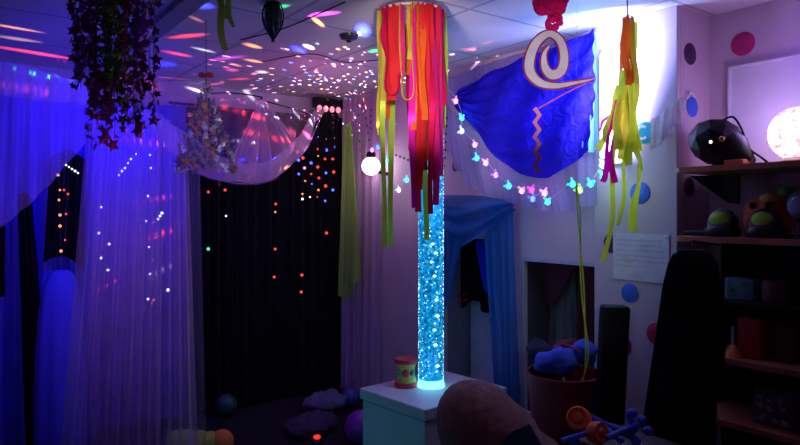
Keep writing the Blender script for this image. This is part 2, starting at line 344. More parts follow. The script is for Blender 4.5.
t = thing('star_projector', P0 - Vector((0, 0, .07)), 'glowing pinkish white globe lamp on the wall left of the ribbon fringe', 'lamp')
MB().sphere(P0, .064, seg=24, ring=16).build('glowing_globe', glow('globe_glow', (1, .72, .95), 9), t)
MB().lathe(P0 + Vector((0, 0, .058)), [(.03, 0), (.034, .02), (.028, .042), (.008, .045)]).build('lens_cap', mat('black_plastic', (.015, .015, .02), .35), t)
MB().tube([P0 + Vector((.05, 0, -.03)), P0 + Vector((.10, 0, -.05)), P0 + Vector((.14, 0, -.05))], .012).build('bracket', MATS['black_plastic'], t)

# ------------------------------------------------------------------ cloths of the left den
def sheet(name, top, bot, m, folds=10, amp=.03, nrm=None, nu=90, nv=30, parent=None, sag=0.0, amp0=.35, solid=0, ph=0.0, jit=.5):
    """a hanging cloth between a top path and a bottom path with soft folds along nrm"""
    top = curve(top, 6); bot = curve(bot, 6); nrm = Vector(nrm or (0, -1, 0)).normalized()
    rr = [random.uniform(-1, 1) for _ in range(8)]
    def f(u, v):
        p = samp(top, u).lerp(samp(bot, u), v)
        w_ = math.sin((u * folds + jit * math.sin(u * 9 + rr[0]) * .3 + ph) * 2 * PI) + .45 * math.sin(u * folds * 4.7 * PI + rr[1] * 3 + v * 1.5) + .3 * math.sin(u * 5 * PI + v * 3 + rr[2])
        return p + nrm * amp * (amp0 + (1 - amp0) * v) * w_ + Vector((0, 0, -sag * math.sin(PI * v) * abs(math.sin(PI * u))))
    return MB().grid(f, nu, nv).build(name, m, parent, solid=solid)
tulle = cloth('violet_tulle', (.8, .62, .9), .34, .4)
tulle_thin = cloth('pale_tulle', (.9, .7, .9), .42, .4)
blue_cloth = cloth('royal_blue_cloth', (.12, .12, .95), 1, .2)
def Y(y): return lambda px, py: ony(px, py, y)
q = Y(4.36)
tag(sheet('blue_backdrop_cloth', [q(-60, 84), q(60, 103), q(184, 105)], [Vector((q(-60, 60).x, 4.36, .02)), Vector((q(60, 60).x, 4.36, .02)), Vector((q(184, 90).x, 4.36, .02))], blue_cloth, 12, .045, amp0=.7), 'deep royal blue cloth hanging over the back wall of the den at the left', 'cloth')
# dark window hole cloth with fibre lights
q = Y(4.2)
tag(sheet('black_hanging_cloth', [q(50, 158), q(68, 150), q(86, 160)], [q(43, 262), q(64, 256), q(84, 270)], mat('black_cloth', (.004, .004, .007), .95, sheen=.0), 3, .02), 'short black cloth hung on the blue backdrop, dotted with tiny lights', 'cloth')
blk = MATS['black_cloth']
q = Y(4.0)
tag(sheet('black_drape', [q(17, 196), q(24, 192), q(32, 198)], [q(26, 470), q(40, 472), q(56, 478)], blk, 3, .02), 'narrow black drape trailing to the floor at the far left', 'drape')
tag(sheet('black_wall_hanging', [q(-30, 218), q(-6, 222), q(5, 226)], [q(-28, 300), q(-8, 300), q(5, 296)], blk, 2, .02), 'small black cloth hanging at the left edge of the photo', 'cloth')
q = Y(3.95)
# blue cloth over a low chair seen under the black cloth
def mound(name, cx, cy, cz, rx, ry, h, m, label, cat):
    def f(u, v):
        a = u * 2 * PI; r = math.sin(v * PI / 2) ** .55; fold = 1 + .05 * math.sin(a * 9) * v
        z = cz + h * (math.cos(v * PI / 2) ** .7 if v < 1 else 0)
        return Vector((cx + rx * r * math.cos(a) * fold, cy + ry * r * math.sin(a) * fold, z))
    return tag(MB().grid(f, 72, 24).build(name, m), label, cat)
c = ony(62, 300, 3.95)
mound('covered_seat', c.x, 3.98, 0.0, .13, .1, 1.08, blue_cloth, 'tall seat covered in bright blue cloth beneath the short black cloth', 'seat')
# left swag of net
q = Y(3.35)
tag(sheet('left_net_swag', [q(-80, 40), q(-10, 58), q(40, 70), q(100, 88)], [q(-80, 270), q(-15, 238), q(38, 196), q(98, 128)], tulle, 7, .035, nu=110), 'violet net swag slanting from the ceiling down to the left edge', 'net curtain')
q = Y(3.25)
# the tall net curtain
tag(sheet('tall_net_curtain', [q(88, 122), q(115, 108), q(140, 106), q(166, 118), q(186, 150)], [q(58, 480), q(90, 486), q(125, 486), q(160, 486), q(198, 480)], tulle, 13, .05, nu=200, nv=40, amp0=.4), 'tall gathered violet net curtain falling to the floor, fibre lights behind it', 'net curtain')
q = Y(3.47)
tag(sheet('inner_net_curtain', [q(92, 124), q(125, 108), q(160, 118)], [q(90, 484), q(125, 488), q(160, 484)], cloth('violet_tulle_inner', (.75, .55, .85), .26, .4), 9, .03, nrm=(.2, -1, 0), nu=160, nv=30), 'second layer of violet net lining the middle of the tall curtain', 'net curtain')
q = Y(3.5)
tag(sheet('net_strip', [q(188, 150), q(196, 168), q(200, 172)], [q(190, 470), q(198, 474), q(206, 470)], cloth('grey_tulle', (.55, .5, .65), .28, .5), 2, .015, nu=30), 'narrow greyish net strip hanging against the dark curtain', 'net curtain')
# central swag
q = Y(4.2)
pink_net = cloth('faint_tulle', (.9, .65, .9), .24, .4)
tag(sheet('left_lobe_of_net_swag', [q(138, 96), q(180, 97), q(225, 99), q(262, 100)], [q(140, 118), q(172, 152), q(205, 178), q(262, 181)], pink_net, 4, .04, nu=110, amp0=.6), 'pale pink net swag behind the silver foil mobile', 'net swag')
tag(sheet('right_lobe_of_net_swag', [q(262, 100), q(282, 108), q(308, 108), q(325, 108)], [q(212, 180), q(262, 184), q(300, 156), q(318, 118)], pink_net, 3, .05, nu=110, amp0=.4), 'pale pink net swag over the upper part of the dark curtain', 'net swag')
q = Y(4.15)
tag(sheet('net_fold', [q(258, 102), q(262, 99), q(266, 102)], [q(222, 172), q(262, 174), q(302, 140)], tulle_thin, 4, .06, nu=130, amp0=.0), 'fan of pink net folds gathered at one ceiling hook', 'net swag')
q = Y(4.1)
tag(sheet('gathered_net_swag', [q(146, 112), q(182, 130), q(214, 152), q(240, 163), q(270, 160), q(298, 136), q(316, 108)], [q(140, 112), q(170, 150), q(208, 177), q(240, 182), q(270, 180), q(302, 153), q(324, 110)], cloth('rim_tulle', (.95, .7, .95), .5, .4), 5, .03, nu=150, amp0=.5), 'thicker gathered rim of pink net curving below the silver foil mobile', 'net swag')
tag(MB().tube(curve([q(140, 97), q(168, 150), q(208, 177), q(262, 182), q(302, 153), q(324, 110)], 10), .004).build('net_hem', cloth('hem', (.5, .35, .6), .6, .3)), 'rolled hem cord along the lower edge of the pink net swags', 'cord')
q = Y(4.24)
tag(MB().tube(curve([q(200, 94), q(232, 93), q(261, 97), q(262, 100), q(290, 108), q(318, 117)], 8), .005).build('black_cable', mat('black_rubber', (.01, .01, .012), .5)), 'black cable looped along the top of the back wall', 'cable')
# ------------------------------------------------------------------ dark curtain
dark = mat('black_velvet', (.004, .0035, .007), .85, var=.3, sheen=.05)
q = Y(4.40)
xl, xr = q(186, 180).x, q(343, 180).x - .02
t = thing('blackout_curtain', (1.9, 4.4, 0), 'long black curtain across the back corner of the room', 'curtain')
sheet('curtain_panel', [Vector((xl, 4.40, q(200, 108).z)), Vector(((xl + xr) / 2, 4.40, q(250, 111).z)), Vector((xr, 4.40, q(300, 114).z))], [Vector((xl, 4.38, .03)), Vector(((xl + xr) / 2, 4.38, .02)), Vector((xr, 4.38, .03))], dark, 15, .035, nu=260, nv=20, amp0=.8, parent=t)
q2 = Y(4.32)
sheet('bunched_heading', [q2(306, 112), q2(322, 106), q2(338, 110)], [q2(300, 150), q2(320, 158), q2(338, 150)], dark, 4, .02, parent=t)
MB().tube([Vector((xl - .1, 4.44, q(200, 106).z + .01)), Vector((xr + .03, 4.44, q(200, 106).z + .01))], .01).build('curtain_rail', MATS['black_rubber'], t)
# crescent ornament on the curtain top
cp = ony(311, 121, 4.28); poly = []
for k in range(17): a = PI * .25 + k / 16 * PI * 1.5; poly.append(cp + Vector((math.cos(a) * .026, 0, math.sin(a) * .026)))
for k in range(17): a = PI * 1.75 - k / 16 * PI * 1.5; poly.append(cp + Vector((.010 + math.cos(a) * .019, 0, math.sin(a) * .019)))
poly = [p for p in poly]
mm = MB()
for k in range(16): mm.prism([poly[k], poly[k + 1], poly[32 - k], poly[33 - k]], Vector((0, .004, 0)))
tag(mm.build('crescent_moon', mat('pale_moon', (.8, .65, .8), .5), smooth=False), 'small pale crescent moon pinned at the curtain top', 'ornament')
# corner fixture
c = ony(329, 104, 4.3)
t = thing('bulb_bar', c, 'short black bar with a row of four small pink bulbs in the back corner', 'light')
MB().box(c - Vector((.13, .03, .035)), c + Vector((.11, .03, .04)), bevel=.006).build('housing', mat('black_plastic2', (.01, .01, .012), .4), t)
for k in range(4):
    MB().sphere(c + Vector((-.1 + .055 * k, -.03, -.045)), .019, sc=(1, 1, 1.25)).build('bulb', glow('pink_bulb', (1, .25, .35), 1.3), t)
# glowing beads added in place of projected coloured spots on the curtain
cols = {'r': glow('glow_dot_red', (1, .06, .05), 1.6), 'b': glow('glow_dot_blue', (.08, .12, 1), 2.5), 'o': glow('glow_dot_orange', (1, .3, .12), 1.4), 'w': glow('glow_dot_white', (.8, .85, 1), 2.2), 'p': glow('glow_dot_pink', (1, .3, .6), 1.6), 'g': glow('glow_dot_green', (.1, .9, .5), 1.0)}
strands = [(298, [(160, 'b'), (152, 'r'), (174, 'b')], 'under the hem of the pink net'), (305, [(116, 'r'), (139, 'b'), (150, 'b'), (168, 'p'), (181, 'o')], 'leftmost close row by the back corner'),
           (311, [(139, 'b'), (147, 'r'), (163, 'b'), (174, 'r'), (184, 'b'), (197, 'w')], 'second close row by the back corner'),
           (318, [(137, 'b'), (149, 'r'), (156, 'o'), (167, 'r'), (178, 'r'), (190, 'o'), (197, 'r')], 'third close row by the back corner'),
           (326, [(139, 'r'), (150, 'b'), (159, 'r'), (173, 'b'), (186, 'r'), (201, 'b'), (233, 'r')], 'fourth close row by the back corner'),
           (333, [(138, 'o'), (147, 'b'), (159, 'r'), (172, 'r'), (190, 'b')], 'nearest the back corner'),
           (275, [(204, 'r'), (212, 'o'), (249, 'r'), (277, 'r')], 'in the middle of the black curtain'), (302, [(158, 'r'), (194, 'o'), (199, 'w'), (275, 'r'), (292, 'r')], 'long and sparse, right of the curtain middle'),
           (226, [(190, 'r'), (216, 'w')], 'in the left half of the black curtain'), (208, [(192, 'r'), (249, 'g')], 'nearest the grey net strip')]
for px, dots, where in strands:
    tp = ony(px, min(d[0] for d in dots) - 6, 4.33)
    t = thing('glow_dot_strand', tp, 'glow beads for projected spots on black curtain, ' + where, 'string light', 'glow beads for projected spots on the black curtain')
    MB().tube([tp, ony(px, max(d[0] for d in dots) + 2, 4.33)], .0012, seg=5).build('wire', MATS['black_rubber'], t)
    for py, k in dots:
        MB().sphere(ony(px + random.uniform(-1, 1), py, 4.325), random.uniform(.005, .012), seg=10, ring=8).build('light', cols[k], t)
# fibre lights on the black cloth and behind the net curtain
def dots_string(name, label, pts, q_, r, m, wire=True, group=None):
    P = [q_(*p) for p in pts]; t = thing(name, P[0], label, 'string light', group)
    if wire: MB().tube([Vector((P[0].x, P[0].y, CZ))] + P, .001, seg=4).build('wire', cloth('clear_thread', (.3, .3, .6), .4), t)
    for p in P: MB().sphere(p, r * random.uniform(.8, 1.3), seg=8, ring=6).build('light', m, t)
dots_string('glow_dot_strand', 'slanting row of white pin lights above the short black cloth', [(66, 165), (69, 167), (72, 169), (75, 171), (78, 173)], Y(4.12), .006, cols['w'])
dots_string('glow_dot_strand', 'rising row of white pin lights high behind the tall net curtain', [(119, 175), (122, 171), (125, 168), (128, 163), (131, 159), (136, 154)], Y(3.6), .005, cols['w'])
dots_string('glow_dot_strand', 'red and orange pin lights down the left side of the short black cloth', [(58, 175), (60, 190), (59, 200), (60, 215), (60, 226), (61, 251)], Y(4.12), .007, cols['o'])
dots_string('glow_dot_strand', 'red pin lights down the right side of the short black cloth', [(64, 190), (68, 194), (66, 214), (65, 240)], Y(4.12), .006, cols['r'])
dots_string('glow_dot_strand', 'sparse blue white lights behind the left of the tall net curtain', [(101, 207), (99, 233), (109, 244), (101, 258), (108, 270)], Y(3.6), .006, cols['w'])
dots_string('glow_dot_strand', 'upright row of blue white lights at the right of the tall net curtain', [(150, 155), (151, 168), (148, 196), (146, 221), (149, 247), (150, 274), (148, 299)], Y(3.6), .006, cols['w'])
dots_string('glow_dot_strand', 'short slanting blue white lights at the right of the tall net curtain', [(158, 219), (160, 216), (162, 213), (168, 290)], Y(3.6), .007, cols['w'])
dots_string('glow_dot_strand', 'faint red pin lights woven between the blue ones in the net curtain', [(154, 222), (155, 238), (153, 260), (154, 300)], Y(3.6), .005, cols['r'])

# ------------------------------------------------------------------ speckled net by the corner, bead strings
q = lambda px, py: onx(px, py, WX - .05)
spn = cloth('lilac_net', (.75, .55, .8), .6, .3)
tag(sheet('corner_net', [q(342, 100), q(358, 97), q(379, 92)], [Vector((WX - .05, q(342, 100).y, .02)), Vector((WX - .05, q(358, 97).y, .02)), Vector((WX - .05, q(379, 92).y, .02))], spn, 5, .018, nrm=(-1, 0, 0), nu=80), 'lilac net panel in the corner right of the black curtain', 'net curtain')
bead = mat('dark_bead', (.03, .01, .02), .4)
def garland(px0, py0, px1, py1, n, label):
    q_ = lambda px, py: onx(px, py, WX - .09); t = thing('bead_string', q_(px0, py0), label, 'garland', 'strings of small dark hearts near the corner')
    P = [Vector((q_(px0, py0).x, q_(px0, py0).y, CZ))] + [q_(px0 + (px1 - px0) * k / (n - 1), py0 + (py1 - py0) * k / (n - 1)) for k in range(n)]
    MB().tube([P[0], P[1], P[-1]], .0008, seg=4).build('thread', MATS['clear_thread'], t)
    for p in P[1:]: MB().sphere(p, .009, sc=(.4, 1, 1.1), seg=8, ring=6).build('heart', bead, t)
garland(358, 106, 360, 150, 6, 'string of dark hearts nearest the black curtain'); garland(364, 104, 369, 140, 6, 'string of dark hearts in the middle of the lilac net'); garland(371, 110, 370, 128, 4, 'shortest string of dark hearts above the globe lamp')
garland(447, 118, 443, 190, 10, 'long string of dark hearts just right of the ribbon fringe'); garland(396, 155, 408, 160, 4, 'slack string of dark hearts showing through the ribbon fringe')
h = onx(455, 166, WX - .03)
tag(MB().sphere(h, .03, sc=(.3, .9, 1.1)).build('dark_heart', mat('dark_red_heart', (.12, .02, .04), .5)), 'single dark red heart on the wall right of the ribbon fringe', 'ornament')
# yellow green cloth by the corner
q = lambda px, py: onx(px, py, WX - .16)
neon = cloth('neon_yellow_green', (.62, .9, .08), 1, .45)
nsc = tag(sheet('neon_scarf', [q(343, 128), q(349, 122), q(352, 128)], [q(338, 292), q(347, 302), q(361, 270)], cloth('neon_gauze', (.4, 1, .08), .85, .4), 2, .014, nrm=(-1, 0, 0), nu=40), 'yellow green gauze scarf hanging in the corner beside the black curtain', 'scarf')
MB().tube([q(349, 124), Vector((q(349, 124).x, q(349, 124).y, CZ))], .0012, seg=5).build('hanging_thread', MATS['clear_thread'], nsc)

# ------------------------------------------------------------------ ribbons
RB = {k: cloth('ribbon_' + k, c, 1, .5, gloss=.06) for k, c in {'yellow': (.85, .75, .12), 'lime': (.6, .9, .12), 'red': (.95, .05, .07), 'crimson': (.8, .02, .14), 'orange': (1, .22, .04), 'pink': (.95, .04, .38), 'magenta': (1, .03, .6)}.items()}
def ribbon(parent, p0, p1, width, m, loop=False, sway=.006, seed=0, name='ribbon'):
    rn = random.Random(seed); p0, p1 = Vector(p0), Vector(p1); a, b, c2 = rn.uniform(0, 6), rn.uniform(1.0, 2.2), rn.uniform(0, 6)
    n = 22; pts = []; sides = []
    for k in range(n):
        v = k / (n - 1); s_ = sway * math.sin(a + v * b * 4) * v
        pts.append(p0.lerp(p1, v) + RT * s_ + FW * sway * math.cos(c2 + v * 3) * v)
        th = math.sin(c2 + v * b * 2.2) * .8; sides.append(RT * math.cos(th) + FW * math.sin(th))
    mb = MB()
    if loop:                     # down, round a U bend and up again
        w2 = width * .75; full = [p + RT * -w2 for p in pts] ; e = full[-1]
        bend = [e + RT * (w2 - w2 * math.cos(t_ * PI / 8)) - Vector((0, 0, w2 * 1.4 * math.sin(t_ * PI / 8))) for t_ in range(1, 8)]
        back = [p + RT * w2 for p in reversed(pts)]; full += bend + back
        mb.strip(full, width * .55, (FW + RT * .45).normalized())
        return mb.build(name, m, parent)
    mb.strip(pts, width, sides); return mb.build(name, m, parent)
D1 = 2.8
tc_ = at(412, 8, D1); tc_.z = 2.27
t = thing('ribbon_fringe', tc_, 'round fringe of red, pink, orange and yellow ribbons hanging before the bubble tube', 'hanging decoration')
hoop = [tc_ + Vector((.138 * math.cos(a * PI / 20), .138 * math.sin(a * PI / 20), 0)) for a in range(40)]
MB().tube(hoop, .006, closed=True).build('hoop', mat('white_hoop', (.8, .8, .85), .4), t)
mm = MB()
for k in range(3): a = k * 2 * PI / 3; mm.tube([tc_ + Vector((.138 * math.cos(a), .138 * math.sin(a), 0)), tc_ + Vector((0, 0, .03))], .001, seg=4)
mm.build('hanging_thread', MATS['clear_thread'], t)
RL = [(381, 'yellow', 135, 9, 0), (383, 'lime', 246, 6, 0), (386, 'crimson', 55, 11, 0), (390, 'red', 100, 9, 0), (392, 'lime', 247, 7, 0), (394, 'crimson', 86, 9, 1), (397, 'red', 90, 10, 0), (400, 'crimson', 60, 9, 0),
      (402, 'pink', 75, 6, 0), (406, 'yellow', 92, 8, 1), (405, 'yellow', 72, 9, 0), (411, 'yellow', 60, 9, 0), (410, 'orange', 75, 7, 0), (409, 'crimson', 150, 5, 0), (412, 'magenta', 208, 7, 0), (415, 'orange', 130, 9, 0), (417, 'crimson', 212, 7, 0), (419, 'red', 190, 9, 0),
      (420, 'orange', 120, 10, 0), (422, 'red', 100, 8, 1), (424, 'red', 170, 10, 0), (427, 'red', 60, 12, 0), (427, 'orange', 160, 8, 0), (428, 'lime', 240, 6, 0), (430, 'crimson', 214, 6, 0), (432, 'red', 90, 10, 0), (433, 'pink', 205, 7, 0),
      (435, 'red', 180, 8, 0), (437, 'crimson', 62, 9, 0), (438, 'pink', 176, 6, 0), (440, 'crimson', 105, 7, 0), (441, 'orange', 160, 5, 0), (443, 'lime', 130, 9, 0), (444, 'yellow', 46, 5, 0), (388, 'orange', 118, 7, 0), (384, 'yellow', 100, 7, 0)]
for i, (px, c_, yb, w_, lp) in enumerate(RL):
    dx = max(-.137, min(.137, (px - 412) / F * D1)); dd = math.sqrt(max(0, .138 ** 2 - dx * dx)) * (-1 if i % 3 != 1 else 1)
    if c_ == 'lime' : dd = -dd if i % 2 else dd
    p0 = tc_ + RT * dx + FW * dd
    d = (p0 - EYE).dot(FW); zb = EYE.z + (HZ - yb) / F * d
    p1 = Vector((p0.x, p0.y, zb)) + RT * random.uniform(-.008, .008)
    ribbon(t, p0, p1, w_ / F * D1 * .95, RB[c_], bool(lp), seed=i, name='ribbon')
# ---- right-hand ribbon bunch in front of the strip lamp
D2 = 2.62
top = at(627, 2, D2); top.z = 2.29
GB = {k: cloth('sunny_' + k, c, 1, .85) for k, c in {'lime': (.85, 1, .2), 'yellow': (1, .95, .2), 'orange': (1, .35, .1), 'pink': (1, .15, .5), 'crimson': (1, .08, .2), 'magenta': (1, .06, .6)}.items()}
t = thing('ribbon_bunch', top, 'bunch of orange, pink and yellow ribbons hanging in front of the bright wall light', 'hanging decoration')
MB().tube([top + Vector((0, 0, .005)), at(628, 20, D2)], .003).build('cord', cloth('olive_cord', (.3, .35, .1), 1, .2), t)
RR = [(624, 18, 625, 85, 'orange', 9), (630, 18, 632, 82, 'orange', 9), (628, 15, 628, 70, 'crimson', 4), (626, 16, 620, 112, 'orange', 6), (632, 16, 636, 110, 'yellow', 6), (634, 22, 635, 150, 'lime', 8), (628, 60, 626, 150, 'yellow', 10), (624, 70, 614, 150, 'lime', 11), (620, 85, 606, 140, 'lime', 11),
      (626, 95, 634, 152, 'yellow', 12), (622, 90, 602, 150, 'yellow', 8), (618, 100, 600, 182, 'magenta', 7), (617, 105, 611, 183, 'magenta', 8), (628, 90, 624, 165, 'pink', 4), (631, 85, 630, 165, 'lime', 9), (622, 100, 618, 160, 'yellow', 10), (617, 120, 606, 262, 'lime', 6), (624, 140, 620, 225, 'lime', 5), (634, 140, 640, 170, 'lime', 8), (640, 165, 632, 232, 'lime', 10), (615, 110, 597, 130, 'pink', 4)]
for i, (x0, y0, x1, y1, c_, w_) in enumerate(RR):
    d0 = D2 + ((i * 37) % 7 - 3) * .012
    ribbon(t, at(x0, y0, d0), at(x1, y1, d0), w_ * .82 / F * D2, GB[c_], sway=.014, seed=60 + i)
# ---- ribbons at the top left
t = thing('green_ribbons', onz(222, -6, 2.29), 'pair of lime green ribbons hanging from the ceiling near the top edge', 'hanging decoration')
DG = 2.55
MB().tube([Vector((at(222, 0, DG).x, at(222, 0, DG).y, 2.3)), at(222, -16, DG)], .002).build('cord', MATS['olive_cord'], t)
for i, a in enumerate([(220, -18, 223, 50, 7), (216, -18, 225, 20, 6), (228, -18, 231, 28, 5), (224, -18, 233, 24, 4)]):
    ribbon(t, at(a[0], a[1], DG), at(a[2], a[3], DG + .01 * i), a[4] / F * DG, RB['lime'], seed=100 + i, sway=.012)
# ---- neon wool strand
qd = 2.78
t = thing('neon_wool_strand', at(578, 180, qd), 'long yellow green wool strand dangling with a hooked end above the tub', 'strand')
for s_ in (-1, 1):
    base = curve([at(576, 182, qd), at(579, 215, qd), at(581, 260, qd), at(584, 310, qd), at(587, 350, qd), at(584, 376, qd), at(575, 388, qd), at(567, 384, qd), at(563, 378, qd)], 10)
    pts = [p + RT * .0055 * math.sin(k * .2) * s_ + FW * .0055 * math.cos(k * .2) * s_ for k, p in enumerate(base)]
    MB().tube(pts, .0032, seg=6).build('yarn', cloth('neon_wool', (.8, 1, .12), 1, .3), t)
MB().tube([at(576, 183, qd), at(577, 165, qd), Vector((at(577, 165, qd).x, at(577, 165, qd).y, 2.3))], .0008, seg=4).build('thread', MATS['clear_thread'], t)

# ------------------------------------------------------------------ wall strip light (the brightest lamp)
t = thing('wall_strip_light', onx(613, 120, WX - .05), 'tall blinding white strip light on the pillar behind the ribbon bunch', 'light')
a, b = onx(613, 52, WX - .06), onx(613, 158, WX - .06)
c = (a + b) / 2
MB().box((WX - .06, c.y - .07, b.z - .03), (WX - .032, c.y + .07, a.z + .03), bevel=.006).build('backplate', mat('white_plastic', (.8, .8, .82), .4), t)
MB().box((WX - .10, c.y - .05, b.z), (WX - .061, c.y + .05, a.z), bevel=.012).build('frosted_diffuser', glow('strip_glow', (.8, .82, 1), 3), t)

# ------------------------------------------------------------------ blue canopy and white net on the right wall
q = lambda px, py: onx(px, py, WX - .1)
satin = cloth('blue_satin', (.03, .02, .62), 1, .15, gloss=.10, bump=1.0)
def fan(u, v):
    topc = FT; botc = FB
    p = samp(topc, u).lerp(samp(botc, u), v)
    bil = .10 * math.sin(PI * v) * math.sin(PI * min(1, u * 1.05)) + .014 * math.sin(u * 26 + v * 7) + .008 * math.sin(v * 40 + u * 14)
    return p + Vector((-bil, 0, 0))
FT = curve([q(458, 92), q(494, 70), q(548, 49), q(596, 29)], 8); FB = curve([q(456, 106), q(500, 160), q(545, 178), q(590, 150)], 8)
tag(MB().grid(fan, 90, 50).build('blue_canopy', satin), 'crumpled royal blue satin canopy swagged high on the right wall', 'canopy')
q = lambda px, py: onx(px, py, WX - .07)
tag(sheet('white_net_canopy', [q(446, 96), q(452, 110), q(500, 150), q(545, 168), q(596, 150)], [q(447, 150), q(470, 186), q(512, 202), q(555, 212), q(597, 204)], cloth('white_net', (.5, .42, .85), .5, .35), 9, .02, nrm=(-1, 0, 0), nu=140), 'pale net border hanging below the blue satin canopy', 'net swag')
tag(sheet('upper_white_net', [q(449, 78), q(480, 66), q(520, 53), q(560, 42)], [q(452, 100), q(490, 86), q(530, 70), q(560, 56)], cloth('white_net2', (.3, .25, .85), .5, .35), 7, .015, nrm=(-1, 0, 0), nu=100), 'pale net edging pinned along the top of the blue satin canopy', 'net swag')
tag(sheet('cyan_edge_net', [q(588, 38), q(592, 34), q(596, 30)], [q(576, 128), q(586, 150), q(597, 152)], cloth('cyan_net', (.3, .75, .9), .7, .4), 3, .015, nrm=(-1, 0, 0), nu=40), 'pale cyan net strip between the blue canopy and the bright light', 'net')

# ------------------------------------------------------------------ blue swag curtain round the far nook
q = lambda px, py: onx(px, py, WX - .05)
bsw = cloth('teal_blue_voile', (.05, .24, .62), .85, .3)
t = thing('blue_swag_curtain', q(478, 220), 'teal blue voile curtain swagged round the nook behind the bubble tube', 'curtain')
SA, SB = curve([q(436, 196), q(460, 195), q(485, 196), q(513, 200)], 8), curve([q(441, 226), q(458, 246), q(480, 238), q(516, 212)], 8)
MB().grid(lambda u, v: samp(SA, u).lerp(samp(SB, u), v) + Vector((-.012 - .016 * math.sin(v * 17 + u * 4) - .01 * math.sin(u * 9 + v * 9), 0, 0)), 70, 50).build('swag', bsw, t)
sheet('side_tail', [q(438, 200), q(448, 206), q(470, 208)], [q(440, 300), q(444, 308), q(449, 296)], bsw, 4, .015, nrm=(-1, 0, 0), nu=60, parent=t)
sheet('side_tail', [q(482, 206), q(498, 202), q(513, 204)], [q(498, 405), q(508, 412), q(519, 408)], bsw, 4, .018, nrm=(-1, 0, 0), nu=60, nv=40, parent=t)
# contents of the far nook
q = lambda px, py: onx(px, py, WX + .13)
tag(sheet('dark_nook_cloth', [q(447, 242), q(470, 240), q(496, 242)], [q(447, 312), q(462, 308), q(476, 300), q(484, 312), q(496, 312)], MATS['black_cloth'], 3, .015, nrm=(-1, 0, 0), nu=60), 'black cloth filling the top of the nook behind the blue swag', 'cloth')
q = lambda px, py: onx(px, py, WX + .07)
tag(sheet('bright_blue_scarf', [q(475, 242), q(482, 240), q(492, 246)], [q(484, 286), q(489, 294), q(495, 296)], cloth('bright_blue', (.05, .05, .95), 1, .3), 1, .01, nrm=(-1, 0, 0), nu=20), 'bright blue scarf hanging in the nook behind the blue swag', 'scarf')
for k, (yy, x0, x1) in enumerate(((294, 452, 466), (300, 450, 468))):
    q = lambda px, py: onx(px, py, WX + .105)
    tag(MB().tube(curve([q(x0, yy), q((x0 + x1) / 2, yy + 2), q(x1, yy - 1)], 4), .006).build('red_rope', mat('dull_red', (.5, .02, .02), .6)), ('upper' if k == 0 else 'lower') + ' short red rope on the black cloth in the far nook', 'rope')
MBp = MB(); MBp.box((WX + .2, A1[1] + .02, .301), (WX + .23, A1[0] - .02, .92), bevel=.005)
t = tag(MBp.build('pale_board', mat('pale_board', (.75, .7, .8), .3, var=.08)), 'pale smooth board standing in the lower half of the far nook', 'board')
# ------------------------------------------------------------------ near nook (dark picture with maroon pennants)
q = lambda px, py: onx(px, py, WX + .15)
mar = mat('maroon_cloth', (.14, .012, .04), .8)
tag(MB().prism([q(520, 258), q(578, 262), q(551, 309)], Vector((.006, 0, 0))).build('maroon_pennant', mar, smooth=False), 'triangular maroon cloth hanging at the left of the near nook', 'pennant')
q = lambda px, py: onx(px, py, WX + .2)
tag(sheet('grey_garment', [q(552, 262), q(562, 262), q(574, 263)], [q(548, 360), q(562, 362), q(580, 360)], mat('grey_knit', (.16, .15, .17), .9), 3, .012, nrm=(-1, 0, 0), nu=40), 'dull grey garment hanging in the near nook', 'clothing')
tag(sheet('maroon_garment', [q(578, 262), q(590, 262), q(604, 263)], [q(576, 352), q(590, 356), q(604, 350)], mar, 3, .012, nrm=(-1, 0, 0), nu=40), 'dark maroon garment hanging at the right of the near nook', 'clothing')

# ------------------------------------------------------------------ white box and bubble tube
Fc = onz(425, 409, .5); Lc = onz(365, 380, .5); Rc = onz(504, 387, .5)
ex = (Rc - Fc).normalized(); ey = Vector((-ex.y, ex.x, 0)); wx_, wy_ = (Rc - Fc).length, (Lc - Fc).length * .79
t = thing('white_plinth', Fc * 1.0 - Vector((0, 0, .5)), 'white square box carrying the bubble tube', 'box')
def obox(o, lx, ly, z0, z1, off=0, bev=.006):
    mb = MB(); mb.box((-off, -off, z0), (lx + off, ly + off, z1), bevel=bev); M = Matrix((ex, ey, Vector((0, 0, 1)))).transposed().to_4x4(); M.translation = Vector((Fc.x, Fc.y, 0))
    bmesh.ops.transform(mb.bm, matrix=M, verts=mb.bm.verts[:]); return mb
wb = mat('white_laminate', (.6, .6, .66), .45, var=.05)
obox(0, wx_, wy_, 0, .44).build('body', wb, t, smooth=False)
obox(0, wx_, wy_, .445, .5, .012).build('lid', wb, t, smooth=False)
tb = onz(431, 386, .5)
t = thing('bubble_tube', tb, 'glowing cyan bubble tube column standing on the white box', 'bubble tube')
def glass():
    m, nt, b, out = nodes('clear_acrylic'); N = nt.nodes.new; L = nt.links.new
    tr = N('ShaderNodeBsdfTransparent'); tr.inputs[0].default_value = (.93, .97, 1, 1); gl = N('ShaderNodeBsdfGlossy'); gl.inputs['Roughness'].default_value = .04
    fr_ = N('ShaderNodeLayerWeight'); fr_.inputs[0].default_value = .12; mx = N('ShaderNodeMixShader'); L(fr_.outputs['Fresnel'], mx.inputs[0]); L(tr.outputs[0], mx.inputs[1]); L(gl.outputs[0], mx.inputs[2]); L(mx.outputs[0], out.inputs[0]); return m
